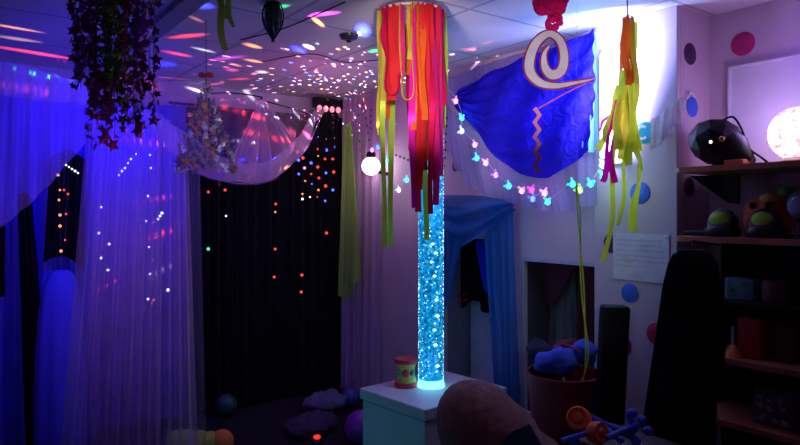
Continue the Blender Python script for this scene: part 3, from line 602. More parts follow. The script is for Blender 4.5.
def water():
    m, nt, b, out = nodes('lit_water'); N = nt.nodes.new; L = nt.links.new
    tcn = N('ShaderNodeTexCoord'); n = N('ShaderNodeTexNoise'); n.inputs['Scale'].default_value = 60; n.inputs['Detail'].default_value = 4; n.inputs['Roughness'].default_value = .7; L(tcn.outputs['Object'], n.inputs['Vector'])
    r = N('ShaderNodeValToRGB'); e = r.color_ramp.elements; e[0].position = .38; e[0].color = (.0, .06, .25, 1); e[1].position = .66; e[1].color = (.06, .65, .95, 1); k = e.new(.52); k.color = (.0, .27, .66, 1)
    L(n.outputs['Fac'], r.inputs[0]); L(r.outputs[0], b.inputs['Emission Color']); b.inputs['Emission Strength'].default_value = .95; b.inputs['Base Color'].default_value = (.02, .2, .4, 1); return m
H = 2.24 - .5
MB().lathe(tb, [(.070, .0), (.071, .012), (.068, .016), (.066, .036)]).build('base_ring', glow('base_glow', (.2, .85, 1), 2.0), t)
MB().lathe(tb + Vector((0, 0, .04)), [(.063, 0), (.063, H - .1)]).build('water_column', water(), t)
MB().lathe(tb + Vector((0, 0, .036)), [(.067, 0), (.067, H - .08)], seg=48).build('acrylic_tube', glass(), t)
MB().lathe(tb + Vector((0, 0, H - .06)), [(.072, 0), (.072, .04), (.05, .06)]).build('cap', MATS['black_plastic'], t)
mb = MB(); rb = random.Random(5)
for k in range(620):
    a = rb.uniform(0, 2 * PI); z = .05 + (H - .2) * rb.random(); r_ = rb.choice((.0016, .002, .0026, .0035))
    mb.sphere(tb + Vector((.0640 * math.cos(a), .0640 * math.sin(a), z)), r_, seg=6, ring=4)
o = mb.build('bubbles', glow('bubble_glow', (.5, .95, 1), 2.2), t); o['kind'] = 'stuff'
for py, dx in ((244, 1), (253, 4), (262, 0), (276, 3), (316, 6), (345, 4), (366, 6), (236, -3), (300, 5), (330, 3)):
    z = EYE.z + (HZ - py) / F * 3.25; sg = RT * (dx / F * 3.25) - FW * .060
    MB().sphere(Vector((tb.x, tb.y, z)) + sg, .0065, sc=(1.3, 1.3, .8), seg=10, ring=8).build('large_bubble', glow('large_bubble', (.85, 1, 1), 5), t)
lp = light('bubble_tube_glow', 'POINT', tuple(tb - FW * .14 + Vector((0, 0, .12))), (.2, .5, 1), .22, .05)
light('bubble_tube_upper_glow', 'POINT', tuple(tb - FW * .14 + Vector((0, 0, .9))), (.1, .55, 1), .6, .05)
# toy drum
dp = onz(406, 386, .5)
t = thing('toy_drum', dp, 'small waisted toy drum, red rims and yellow body, beside the bubble tube', 'toy')
MB().lathe(dp, [(.058, 0), (.062, .012), (.058, .026)]).build('lower_rim', mat('toy_red', (.75, .05, .06), .4), t)
MB().lathe(dp + Vector((0, 0, .026)), [(.054, 0), (.046, .03), (.043, .05), (.046, .07), (.054, .096)]).build('body', mat('toy_yellow', (.75, .6, .12), .4), t)
MB().lathe(dp + Vector((0, 0, .122)), [(.058, 0), (.062, .012), (.058, .022), (.03, .024)]).build('upper_rim', MATS['toy_red'], t)
MB().sphere(dp - FW * .044 + Vector((0, 0, .076)), .019, sc=(1, 1, 1), seg=16).build('red_knob', MATS['toy_red'], t)
for s_ in (-1, 1): MB().sphere(dp - FW * .03 + RT * .032 * s_ + Vector((0, 0, .076)), .016, seg=12).build('green_knob', mat('toy_green', (.1, .45, .2), .4), t)

# ------------------------------------------------------------------ plush toy
def blob(name, parts, m, voxel=.012, disp=0.0, parent=None):
    mb = MB()
    for c_, r_, sc_ in parts: mb.sphere(c_, r_, sc_, seg=28, ring=18)
    o = mb.build(name, m, parent); md = o.modifiers.new('remesh', 'REMESH'); md.mode = 'VOXEL'; md.voxel_size = voxel; md.use_smooth_shade = True
    sm = o.modifiers.new('smooth', 'SMOOTH'); sm.iterations = 14; sm.factor = .6
    if disp:
        tx = bpy.data.textures.new(name + '_fur', 'CLOUDS'); tx.noise_scale = .02; d_ = o.modifiers.new('fur', 'DISPLACE'); d_.texture = tx; d_.strength = disp
    return o
fur = mat('brown_fur', (.34, .12, .07), .95, var=.3, scale=40, bump=1.0, bscale=160, sheen=.4)
pd = 2.5
A = lambda px, py, d=pd: at(px, py, d)
base = A(485, 440); base.z = 0
t = thing('brown_plush_toy', base, 'large slumped brown plush animal in front of the white box', 'soft toy')
blob('body', [(A(478, 424), .165, (1, 1, 1)), (A(470, 418), .15, (.9, .9, 1)), (A(500, 436, 2.45), .15, (1, 1, .9)), (A(525, 470, 2.4), .16, (1.1, 1, .9)), (A(480, 520), .26, (1.1, 1, 1.2)), (A(480, 590, 2.5), .3, (1.1, 1, 1)), (Vector((base.x, base.y, .16)), .24, (1.25, 1.2, .66))], fur, .014, .006, t)
sheet('dark_scarf', [A(500, 442, 2.27), A(515, 430, 2.27), A(530, 424, 2.27)], [A(505, 462, 2.24), A(522, 460, 2.24), A(545, 450, 2.24)], mat('dark_teal_cloth', (.02, .05, .09), .8), 2, .01, nrm=-FW, nu=30, parent=t, solid=.01)

# ------------------------------------------------------------------ tub on a low stool
tp = at(564, 372, 2.93)
tz = tp.z
t = thing('low_stool', (tp.x, tp.y, 0), 'low dark stool under the maroon tub', 'stool')
MB().box((tp.x - .17, tp.y - .17, .2), (tp.x + .17, tp.y + .17, .23), bevel=.008).build('seat', mat('dark_wood', (.05, .03, .025), .6), t)
for sx in (-1, 1):
    for sy in (-1, 1): MB().box((tp.x + sx * .14 - .015, tp.y + sy * .14 - .015, 0), (tp.x + sx * .14 + .015, tp.y + sy * .14 + .015, .2)).build('leg', MATS['dark_wood'], t)
t = thing('storage_tub', (tp.x, tp.y, .23), 'round maroon tub heaped with blue clothes under the wool strand', 'tub')
hh = tz - .23
MB().lathe((tp.x, tp.y, .23), [(.12, 0), (.13, .02), (.165, hh - .02), (.176, hh - .015), (.176, hh), (.16, hh), (.125, .03), (.01, .03)], seg=48).build('bowl', mat('maroon_plastic', (.28, .02, .045), .5, var=.1), t)
def crumple(name, c_, r_, sc_, m, label, cat, seed):
    tx = bpy.data.textures.new(name + 'tx', 'CLOUDS'); tx.noise_scale = .06 + .01 * (seed % 3)
    o = MB().sphere(c_, r_, sc_, seg=40, ring=26).build(name, m); d_ = o.modifiers.new('folds', 'DISPLACE'); d_.texture = tx; d_.texture_coords = 'GLOBAL'; d_.strength = r_ * .7; return tag(o, label, cat)
crumple('blue_cloth_bundle', at(556, 361, 2.9), .095, (1.1, .9, .6), mat('blue_jersey', (.05, .09, .62), .8), 'bundle of bright blue cloth heaped on top of the tub', 'clothing', 1)
crumple('blue_cloth_bundle', at(584, 352, 2.98), .07, (.9, .9, .8), MATS['blue_jersey'], 'smaller blue cloth bundle at the right of the tub heap', 'clothing', 2)
crumple('dark_cloth_bundle', at(541, 352, 3.03), .07, (.8, 1, .8), mat('navy_cloth', (.02, .02, .05), .9), 'dark cloth bundle at the back left of the tub heap', 'clothing', 3)
crumple('maroon_cloth_bundle', at(565, 346, 3.03), .06, (1.2, .8, .5), mar, 'maroon cloth bundle at the back of the tub heap', 'clothing', 4)
tag(MB().tube(curve([at(552, 348, 2.86), at(562, 344, 2.86), at(572, 347, 2.86), at(580, 352, 2.86)], 6), .004).build('red_strap', mat('toy_red2', (.6, .04, .05), .5)), 'thin red strap lying across the blue clothes in the tub', 'strap')
# ------------------------------------------------------------------ tall black panel against the pillar
t = thing('black_padded_chair', at(612, 420, 2.66) * 1.0, 'tall black padded chair back against the spotted pillar', 'chair')
p_ = at(612, 420, 2.7); t.location = (p_.x, p_.y, 0); t.matrix_world = Matrix.Translation((p_.x, p_.y, 0))
rm = Matrix.Rotation(-math.atan2(FW.x, FW.y), 3, 'Z')
def slab(c_, sx, sy, sz, bev, rot=rm): return MB().box(Vector(c_) - Vector((sx, sy, sz)) / 2, Vector(c_) + Vector((sx, sy, sz)) / 2, rot=rot, bevel=bev)
bkm = mat('black_vinyl', (.008, .008, .012), .55)
c = at(612, 364, 2.72); slab((c.x, c.y, c.z), .115, .07, .5, .014, rot=rm @ Matrix.Rotation(.05, 3, 'Y')).build('backrest', bkm, t)
MB().box((c.x - .16, c.y - .16, .40), (c.x + .1, c.y + .1, .46), bevel=.02).build('seat', bkm, t)
for sx in (-.13, .07):
    for sy in (-.13, .07): MB().tube([(c.x + sx, c.y + sy, 0), (c.x + sx, c.y + sy, .41)], .012).build('leg', MATS['black_rubber'], t)

# ------------------------------------------------------------------ toy chest and toy
ct = at(622, 440, 2.25)
t = thing('toy_chest', (ct.x, ct.y, 0), 'low dark toy chest under the orange and blue toy', 'chest')
ztop = at(600, 448, 2.2).z
MB().box((ct.x - .09, ct.y - .13, 0), (ct.x + .15, ct.y + .15, ztop - .03), bevel=.01).build('body', MATS['dark_wood'], t)
MB().box((ct.x - .1, ct.y - .14, ztop - .028), (ct.x + .16, ct.y + .16, ztop), bevel=.008).build('lid', MATS['dark_wood'], t)
B2 = lambda px, py, d=2.2: at(px, py, d)
t = thing('toy_vehicle', Vector((B2(605, 440).x, B2(605, 440).y, ztop)), 'plastic toy of orange hubs and blue bars at the bottom right', 'toy')
orr = mat('orange_plastic', (.95, .17, .03), .4); blp = mat('blue_plastic', (.06, .14, .7), .4)
def wheel(c_, r_, th, ax):
    mb = MB(); q_ = ax.normalized().to_track_quat('Z', 'Y'); mb.lathe(c_, [(r_ * .35, -th), (r_ * .85, -th), (r_, -th * .5), (r_, th * .5), (r_ * .85, th), (r_ * .5, th * .8), (r_ * .3, th * 1.3)], seg=28, axis=q_); return mb
wheel(B2(579, 419, 2.22), .042, .026, -FW * .8 - RT * .4 + Vector((0, 0, .4))).build('orange_hub', orr, t)
wheel(B2(597, 433, 2.16), .038, .024, -FW * .8 + RT * .5 + Vector((0, 0, .3))).build('orange_hub', orr, t)
for a_, b_, r_ in (((586, 415, 2.26), (638, 440, 2.2), .011), ((562, 441, 2.16), (596, 430, 2.16), .009), ((600, 424, 2.24), (622, 442, 2.16), .010), ((606, 438, 2.14), (640, 424, 2.2), .010), ((628, 414, 2.22), (636, 432, 2.2), .012)):
    MB().tube([B2(*a_), B2(*b_)], r_, seg=10).build('blue_bar', blp, t)
for px, py in ((632, 413), (642, 420), (648, 431), (630, 431), (636, 441), (575, 442)):
    MB().sphere(B2(px, py, 2.2), .018, sc=(1, 1, .9), seg=12).build('blue_knob', blp, t)

# ------------------------------------------------------------------ floor clutter at the far corner
def ball(px, py, zc, m, label, name='play_ball'):
    r_ = ray(px, py); k = (zc - EYE.z) / r_.z; return tag(MB().sphere(EYE + r_ * k, zc, seg=24, ring=16).build(name, m), label, 'ball')
ball(361, 427, .10, mat('purple_ball', (.28, .03, .4), .35), 'purple ball on the floor touching the left of the white box')
ball(226, 405, .075, mat('green_ball', (.03, .1, .08), .4), 'dull green ball on the floor before the black curtain')
ball(350, 397, .07, mat('navy_ball', (.05, .06, .3), .35), 'dark blue ball on the floor by the back corner')
pp = onz(326, 404, .05); crumple('crumpled_blanket', pp + Vector((0, 0, .02)), .13, (1.2, 1, .5), mat('pale_blanket', (.14, .12, .25), .9), 'pale crumpled blanket on the floor in the far corner', 'blanket', 5)
pp = onz(312, 424, .05); crumple('dark_cushion', pp + Vector((0, 0, .0)), .13, (1.4, 1, .45), mat('dark_purple_cloth', (.06, .03, .1), .9), 'dark purple cushion on the floor before the pale blanket', 'cushion', 6)
pp = onz(317, 437, .04)
t = thing('night_light', pp - Vector((0, 0, .04)), 'small glowing red light on the floor near the bottom edge', 'lamp')
MB().lathe(pp - Vector((0, 0, .04)), [(.035, 0), (.035, .015), (.02, .025)]).build('base', MATS['black_plastic'], t)
MB().sphere(pp, .016, sc=(1.4, 1.4, .8)).build('red_lens', glow('night_red', (1, .03, .04), 1.2), t)
# yellow green toy with orange
g0 = onz(198, 436, .09)
t = thing('caterpillar_toy', Vector((g0.x, g0.y, 0)), 'lumpy yellow green toy with an orange end at the bottom edge', 'toy')
ylg = mat('yellow_green_plush', (.45, .5, .06), .8)
for k, px in enumerate((176, 187, 199, 210)):
    p = onz(px, 445, .06); MB().sphere(Vector((p.x, p.y, .075)), .075 - .006 * abs(k - 1), sc=(1, 1, 1), seg=18).build('body_segment', ylg, t)
p = onz(222, 444, .06); MB().sphere(Vector((p.x, p.y, .075)), .068, seg=18).build('head', mat('orange_plush', (.85, .2, .05), .8), t)

# ------------------------------------------------------------------ fairy lights on the right wall
q = lambda px, py: onx(px, py, WX - .15)
FL = [(372, 150, 'v'), (378, 147, 'b'), (388, 161, 'c'), (391, 176, 'v'), (399, 190, 'w'), (407, 180, 'c'), (414, 165, 'v'), (443, 92, 'b'), (456, 101, 'p'), (462, 118, 'c'), (462, 131, 'w'), (475, 145, 'p'), (477, 158, 'c'), (486, 163, 'p'), (496, 175, 'v'), (509, 186, 'c'), (522, 191, 'p'), (532, 190, 'm'), (533, 199, 'b'), (545, 193, 'p'), (548, 202, 'c'), (573, 184, 'c'), (580, 190, 'g'), (591, 184, 'c'), (603, 165, 'w'), (604, 176, 'c')]
fcol = {'v': (.45, .18, 1), 'b': (.08, .2, 1), 'c': (.05, .85, .75), 'w': (.6, .8, 1), 'p': (1, .28, .7), 'm': (1, .05, .5), 'g': (.3, 1, .15)}
fm = {k: glow('fairy_' + k, c, 3.5) for k, c in fcol.items()}; pm = {k: glow('petal_' + k, c, .8) for k, c in fcol.items()}
t = thing('fairy_lights', q(456, 101), 'string of coloured butterfly fairy lights drooping across the right wall', 'string light')
MB().tube(curve([q(a, b - 2) for a, b, _ in FL[:7]], 5) + curve([q(425, 130)] + [q(a, b - 2) for a, b, _ in FL[7:]], 5), .0018, seg=5).build('cable', mat('clear_cable', (.5, .5, .6), .3), t)
for i, (a, b, k) in enumerate(FL):
    p = q(a, b); o = MB().sphere(p, .0125, sc=(1, 1, 1.3), seg=10, ring=8).build('bulb', fm[k], t)
    if i < 1: continue
    mb = MB(); sp = Vector((0, 1, 0)); rr_ = 0.0; tw_ = Matrix.Rotation(random.uniform(-1.3, 1.3), 3, 'X')
    for s_ in (-1, 1):
        for vz, ln in ((.8, .034), (-.35, .02)):
            tip = tw_ @ (sp * s_ * .8 + Vector((-.3, 0, vz))); tip.normalize(); sd = tip.cross(Vector((1, 0, 0))).normalized()
            pts = [p + tip * ln * f_ for f_ in (0.1, .35, .65, .9, 1.0)]; mb.strip(pts, [.003, .010, .015, .010, .003], sd, .0012)
    mb.build('butterfly_wings', pm[k], o)
for px, py, c_, pw in ((455, 118, (.3, .8, 1), .35), (480, 160, (.6, .6, 1), .25), (530, 193, (.8, .5, 1), .25), (592, 180, (.5, .9, .6), .6), (400, 182, (.6, .5, 1), .3)):
    light('fairy_string_glow', 'POINT', tuple(onx(px, py, WX - .22)), c_, pw, .03)

# ------------------------------------------------------------------ spiral, pompom, zigzag
DS = 2.45
sp_ = lambda px, py: at(px, py, DS)
t = thing('paper_spiral', sp_(552, 30), 'flat grey curled paper spiral edged in maroon hanging from the pink pompom', 'hanging decoration')
cl = curve([sp_(x, y) for x, y in ((594, 79), (575, 83), (556, 86), (540, 83), (530, 72), (530, 57), (537, 42), (549, 34), (560, 41), (564, 57), (561, 71), (552, 75), (545, 68), (544, 55), (549, 46))], 6)
wpx = [1, 3, 5, 7, 9, 9, 8, 6, 7, 8, 9, 9, 7, 4, 1.5]
wd = []
for i in range(len(cl)): x = i / (len(cl) - 1) * (len(wpx) - 1); j = min(int(x), len(wpx) - 2); wd.append((wpx[j] + (wpx[j + 1] - wpx[j]) * (x - j)) / F * DS)
def flat_strip(cl, wd, th, off):
    mb = MB(); prev = None
    for i, p in enumerate(cl):
        tt = (cl[min(i + 1, len(cl) - 1)] - cl[max(i - 1, 0)]).normalized(); sd = tt.cross(FW).normalized(); n_ = FW * th
        a_ = wd[i] / 2; qv = [mb.bm.verts.new(p + sd * a_ + n_ + FW * off), mb.bm.verts.new(p - sd * a_ + n_ + FW * off), mb.bm.verts.new(p - sd * a_ - n_ + FW * off), mb.bm.verts.new(p + sd * a_ - n_ + FW * off)]
        if prev:
            for k in range(4): mb.bm.faces.new((prev[k], prev[(k + 1) % 4], qv[(k + 1) % 4], qv[k]))
        else: mb.bm.faces.new(qv)
        prev = qv
    mb.bm.faces.new(list(reversed(prev))); return mb
flat_strip(cl, [w_ + .013 for w_ in wd], .002, 0).build('maroon_edge', mat('maroon_edge', (.3, .01, .08), .5), t, smooth=False)
flat_strip(cl, wd, .0015, -.003).build('spiral_face', mat('grey_paper', (.66, .66, .68), .5), t, smooth=False)
MB().tube([sp_(595, 78), sp_(566, 93), sp_(539, 108)], .0032, seg=6).build('pink_rod', mat('pink_rod', (.8, .12, .4), .4), t)
tw = []; n = 9
for k in range(n + 1): tw.append(sp_(537 + (2.5 if k % 2 else -2.5), 108 + k * 7.2))
MB().strip(tw, .017, RT, .001).build('zigzag_tail', cloth('coral_paper', (1, .35, .45), 1, .15), t)
t = thing('pink_pompom', at(552, 10, DS), 'hot pink ruffled pompom hanging from the ceiling above the paper spiral', 'hanging decoration')
pk = cloth('hot_pink_tissue', (.9, .02, .22), 1, .4)
rp_ = random.Random(3)
for name, c_, r_ in (('large_ruffle', (551, 0), .075), ('lower_ruffle', (554, 22), .04)):
    mb = MB(); c0 = at(c_[0], c_[1], DS)
    for k in range(46 if r_ > .05 else 24):
        d_ = Vector((rp_.gauss(0, 1), rp_.gauss(0, 1), rp_.gauss(0, .8))).normalized()
        mb.sphere(c0 + d_ * r_ * .62, r_ * rp_.uniform(.28, .42), sc=(1, .8, .9), seg=9, ring=7)
    mb.build(name, pk, t)
MB().tube([at(552, -10, DS), Vector((at(552, 0, DS).x, at(552, 0, DS).y, 2.3))], .002).build('cord', MATS['olive_cord'], t)

# ------------------------------------------------------------------ wall decorations: dots, ring, paper, net wisp
def decal(name, p, nrm, r_, m, label, cat='wall sticker', sy=1.0):
    qn = Vector(nrm).to_track_quat('Z', 'Y'); return tag(MB().lathe(p, [(r_, 0), (r_, .0025), (r_ * .96, .0035)], seg=40, axis=qn).build(name, m), label, cat)
PX = WX - .031
dv = mat('dot_dark', (.06, .03, .08), .5); db = mat('dot_blue', (.05, .16, .75), .5); dr = mat('dot_red', (.55, .02, .07), .5); dm = mat('dot_magenta', (.55, .02, .16), .5); dbr = mat('dot_brown', (.14, .05, .08), .5)
decal('dot_sticker', onx(640, 193, PX), (-1, 0, 0), .05, db, 'blue dot sticker on the pillar below the cyan disc')
decal('dot_sticker', onx(613, 243, PX), (-1, 0, 0), .05, dv, 'black dot sticker half hidden by the paper sign')
decal('dot_sticker', onx(630, 293, PX), (-1, 0, 0), .045, db, 'blue dot sticker on the pillar just below the paper sign')
decal('dot_sticker', onx(622, 345, PX), (-1, 0, 0), .05, dr, 'red dot sticker beside the tall black chair')
decal('dot_sticker', onx(657, 334, PX), (-1, 0, 0), .05, dr, 'red dot sticker on the pillar beside the black coat')
decal('dot_sticker', ony(690, 54, NEAR - .001), (0, -1, 0), .048, dv, 'black dot sticker at the top of the narrow return wall')
decal('dot_sticker', ony(692, 107, NEAR - .001), (0, -1, 0), .045, db, 'blue dot sticker halfway up the narrow return wall')
decal('dot_sticker', ony(689, 187, NEAR - .001), (0, -1, 0), .042, dbr, 'brown dot sticker between the two upper shelves')
decal('dot_sticker', onx(743, 44, W3 - .001), (-1, 0, 0), .052, dm, 'magenta dot sticker high on the wall above the shelf')
c = onx(645, 133, PX - .002)
t = thing('cyan_disc', c, 'cyan disc with a white crescent ring on the pillar right of the ribbon bunch', 'wall ornament')
MB().lathe(c, [(.05, 0), (.05, .012), (.044, .018), (.01, .019)], seg=40, axis=Vector((-1, 0, 0)).to_track_quat('Z', 'Y')).build('disc', mat('cyan_disc', (.03, .42, .6), .4), t)
ring = [c + Vector((-.02, .026 * math.cos(a), .028 * math.sin(a))) for a in [(-2.3 + k * .33) for k in range(15)]]
MB().tube(ring, .006).build('crescent_ring', mat('white_ring', (.85, .9, .95), .4), t)
# handwritten sheet of paper
a, b, c2, d_ = onx(613, 233, PX - .004), onx(669, 238, PX - .004), onx(669, 284, PX - .004), onx(613, 278, PX - .004)
y0, y1, z0, z1 = b.y, a.y, c2.z, a.z
t = thing('paper_sign', ((PX - .004), (y0 + y1) / 2, z0), 'white paper sheet with faint handwriting taped to the spotted pillar', 'sign')
MB().box((PX - .004, y0, z0), (PX - .001, y1, z1)).build('sheet', mat('white_paper', (.8, .78, .82), .7), t, smooth=False)
mb = MB(); rn = random.Random(8)
for ln in range(6):
    z = z1 - .03 - ln * .024; y = y1 - .02
    ylim = y0 + (.02 if ln < 5 else .10)
    while y > ylim:
        w_ = rn.uniform(.010, .028)
        if y - w_ < ylim: break
        n_ = max(3, int(w_ / .0035)); mb.tube([(PX - .0052, y - w_ * k / n_, z + rn.uniform(-.004, .004)) for k in range(n_ + 1)], .0006, seg=4); y -= w_ + .007
mb.build('handwriting', mat('pen_ink', (.12, .08, .25), .6), t)
mb = MB()
for yy in (y0 + .012, y1 - .012): mb.sphere((PX - .006, yy, z1 - .012), .005, seg=8, ring=6)
mb.build('pins', MATS['white_ring'], t)
# net wisp
q = lambda px, py: onx(px, py, WX - .07)
tag(sheet('net_wisp', [q(652, 120), q(662, 112), q(672, 104), q(682, 96)], [q(652, 150), q(660, 144), q(672, 132), q(685, 103)], cloth('white_wisp', (.95, .97, 1), .8, .15), 3, .015, nrm=(-1, 0, 0), nu=60), 'wisp of white net tied to a hook near the pillar edge', 'net')
# light switch style hook on the return wall
c = ony(690, 96, NEAR - .01)
tag(MB().tube(curve([c + Vector((-.03, 0, -.02)), c + Vector((-.01, -.01, .01)), c + Vector((.02, -.01, -.002)), c + Vector((.03, 0, .008))], 5), .005).build('wall_hook', MATS['white_ring']), 'small white hook at the top of the blue dot on the return wall', 'hook')
# pale panel on the far right wall
a, b = onx(732, 70, W3 - .012), onx(810, 62, W3 - .012); zt = a.z; zb = onx(735, 158, W3 - .012).z
t = thing('whiteboard', (W3 - .012, (a.y + b.y) / 2, zb), 'large pale rectangular board on the wall above the top shelf', 'board')
MB().box((W3 - .018, b.y - .25, zb - .03), (W3 - .001, a.y, zt), bevel=.003).build('board', mat('glossy_white_board', (.78, .76, .85), .25, var=.03), t, smooth=False)
mb = MB(); e_ = .012
mb.box((W3 - .026, b.y - .26, zt), (W3 - .001, a.y + .01, zt + e_)); mb.box((W3 - .026, a.y, zb - .03), (W3 - .001, a.y + e_, zt)); mb.build('frame', mat('board_frame', (.85, .85, .9), .4), t, smooth=False)

# ------------------------------------------------------------------ shelf unit
wood = mat('shelf_wood', (.42, .13, .07), .45, var=.25, scale=9, bump=.1)
SX = 2.5; sy1 = onx(674, 172, SX).y; sy0 = .45
t = thing('shelf_unit', (2.7, 1.0, 0), 'open wooden shelf unit against the right wall', 'shelves')
def board(z, r_=.09, xa=SX, ya=sy1):
    pts = [(W3 - .002, sy0), (xa, sy0)]
    for k in range(9): a_ = k / 8 * PI / 2; pts.append((xa + r_ - r_ * math.cos(a_), ya - r_ + r_ * math.sin(a_)))
    pts.append((W3 - .002, ya)); MB().prism([Vector((x, y, z - .022)) for x, y in pts], Vector((0, 0, .022))).build('shelf_board', wood, t, smooth=False)
Z1, Z2, Z3, Z4 = 1.585, 1.30, .83, .585
board(Z1, .03); board(Z2, .03); board(Z3, .14, ya=sy1 - .03); board(Z4, .16, ya=sy1 - .02); board(.2, .14)
pst = mat('black_wood', (.01, .008, .01), .6)
MB().box((2.80, sy0 + .02, 0), (2.84, sy0 + .06, Z1 - .022)).build('post', pst, t); MB().box((2.60, sy0 + .02, 0), (2.64, sy0 + .06, Z1 - .022)).build('post', pst, t)
yb_ = onx(728, 300, 2.84).y
MB().box((2.845, sy0, .2), (2.865, yb_, Z2 - .023)).build('back_panel', pst, t); MB().box((2.78, yb_ - .03, 0), (2.82, yb_, Z2 - .022)).build('post', pst, t)
# black slanting wedge below the top board
tg = [(SX + .12, sy1 - .1), (SX + .38, sy1 - .1)]
bk = lambda px, py: onx(px, py, 2.72)
MB().prism([bk(690, 176), bk(738, 174), bk(738, 204), bk(728, 203)], Vector((.02, 0, 0))).build('bracket', pst, t, smooth=False)

# objects on the shelves
def on(px, X, z): p = onx(px, 200, X); return Vector((p.x, p.y, z))
# faceted black disco lamp
c = on(716, 2.62, Z1 + .105)
t = thing('disco_lamp', c - Vector((0, 0, .105)), 'black faceted disco lamp lying on the top shelf with a looped cable', 'lamp')
mb = MB(); g = bmesh.ops.create_icosphere(mb.bm, subdivisions=2, radius=.1); bmesh.ops.transform(mb.bm, matrix=Matrix.Translation(c) @ Matrix.Rotation(.4, 4, 'X') @ Matrix.Diagonal((1.1, 1.1, .97, 1)), verts=g['verts'])
mb.build('faceted_dome', mat('black_gloss', (.008, .003, .005), .5, bump=0), t, smooth=False)
tip = onx(741, 158, 2.62)
axd = (tip - c).normalized(); mb = MB(); mb.lathe(c + axd * .06, [(.085, 0), (.075, .03), (.05, .07), (.035, .1), (.03, .11)], axis=axd.to_track_quat('Z', 'Y')); mb.build('housing', MATS['black_plastic'], t)
MB().sphere(c + Vector((-.098, -.03, -.01)), .008, seg=10).build('lens', glow('amber_lens', (1, .75, .45), 3), t)
MB().sphere(c + Vector((-.09, -.07, .0)), .012, seg=10).build('lens', mat('amber_glass', (.4, .12, .05), .2), t)
MB().tube(curve([onx(722, 121, 2.62), onx(733, 117, 2.62), onx(742, 130, 2.62), onx(748, 147, 2.64), onx(762, 158, 2.6), Vector((2.62, onx(768, 160, 2.62).y, Z1 + .006))], 8), .0045).build('cable', MATS['black_rubber'], t)
c = on(735, 2.58, Z1)
tag(MB().box(c + Vector((-.03, -.045, 0)), c + Vector((.03, .03, .022)), bevel=.004).build('orange_block', mat('orange_brown', (.5, .12, .06), .5)), 'flat orange brown block lying before the black disco lamp', 'block')
# glowing globe
c = on(798, 2.68, Z1 + .115)
def fibre_globe():
    m, nt, b, out = nodes('patterned_globe_glow'); N = nt.nodes.new; L = nt.links.new
    tcn = N('ShaderNodeTexCoord'); n = N('ShaderNodeTexNoise'); n.inputs['Scale'].default_value = 26; n.inputs['Detail'].default_value = 5; n.inputs['Distortion'].default_value = 1.5; L(tcn.outputs['Object'], n.inputs['Vector'])
    r = N('ShaderNodeValToRGB'); e = r.color_ramp.elements; e[0].position = .40; e[0].color = (1, .86, .8, 1); e[1].position = .60; e[1].color = (.6, .2, .3, 1)
    L(n.outputs['Fac'], r.inputs[0]); L(r.outputs[0], b.inputs['Emission Color']); b.inputs['Emission Strength'].default_value = 2.6; L(r.outputs[0], b.inputs['Base Color']); return m
t = thing('patterned_globe_lamp', c - Vector((0, 0, .115)), 'large glowing globe lamp with pink pattern on the top shelf at the right edge', 'lamp')
MB().lathe(c - Vector((0, 0, .115)), [(.06, 0), (.062, .012), (.05, .024)]).build('base', MATS['white_plastic'], t)
MB().sphere(c, .102, seg=40, ring=26).build('globe', fibre_globe(), t)
light('globe_lamp_glow', 'POINT', tuple(c + Vector((.0, .12, .06))), (.5, .35, 1), 1.8, .06)
# middle shelf
def goggle(px, label):
    c = on(px, 2.56, Z2); t = thing('green_shoe', c, label, 'shoe', None)
    return c, t
for px, label in ((722, 'left of the two black shoes with lime green lining on the second shelf'), (765, 'right of the two black shoes with lime green lining on the second shelf')):
    c = on(px, 2.6, Z2); t = thing('lined_shoe', c, label, 'shoe', 'black shoes with lime lining')
    mb = MB()
    mb.lathe(c, [(.05, 0), (.058, .01), (.058, .028), (.05, .04)], seg=30)
    for v in mb.bm.verts: v.co.y = c.y + (v.co.y - c.y) * 1.25
    mb.build('sole', MATS['black_plastic'], t)
    qx = (Vector((-1, .15, .45))).to_track_quat('Z', 'Y')
    MB().lathe(c + Vector((.0, 0, .06)), [(.052, -.03), (.057, 0), (.054, .018), (.047, .02)], seg=30, axis=qx).build('upper', MATS['black_plastic'], t)
    MB().sphere(c + Vector((-.014, .0, .068)), .044, sc=(.5, 1, .8), seg=20, rot=Matrix.Rotation(-.4, 3, 'Y')).build('lime_lining', mat('lime_felt', (.38, .6, .05), .7), t)
c = on(700, 2.62, Z2); tag(MB().box(c + Vector((-.05, -.05, 0)), c + Vector((.05, .05, .022)), bevel=.008).build('black_flat_case', MATS['black_vinyl']), 'flat black case at the left end of the second shelf', 'case')
c = on(769, 2.74, Z2 + .105)
t = thing('red_plush_head', c - Vector((0, 0, .105)), 'reddish brown round soft toy behind the shoes on the second shelf', 'soft toy')
blob('body', [(c, .085, (1, 1.15, .8)), (c - Vector((0, 0, .05)), .075, (1, 1.35, .73))], mat('red_brown_plush', (.65, .12, .08), .8, var=.25, scale=20), .009, 0, t)
for s_ in (-1, 1): MB().sphere(c + Vector((-.075, .03 * s_, .02)), .014, seg=12).build('eye', MATS['black_plastic'], t)
MB().sphere(c + Vector((-.05, -.03, .05)), .035, sc=(1, 1.2, .6)).build('tan_patch', mat('tan_plush', (.6, .3, .12), .7), t)
c = on(787, 2.62, Z1 - .055); 
cg = on(786, 2.66, Z2 + .205); t = thing('green_ball_topper', on(786, 2.8, Z2), 'green ball on a thin black stand behind the shoes on the second shelf', 'ball')
cg = on(786, 2.8, Z2 + .17)
MB().sphere(cg, .035).build('ball', mat('bright_green', (.08, .55, .15), .4), t); MB().tube([cg, on(786, 2.8, Z2)], .006).build('stand', MATS['black_rubber'], t); MB().lathe(on(786, 2.8, Z2), [(.03, 0), (.03, .008), (.01, .012)]).build('foot', MATS['black_rubber'], t)
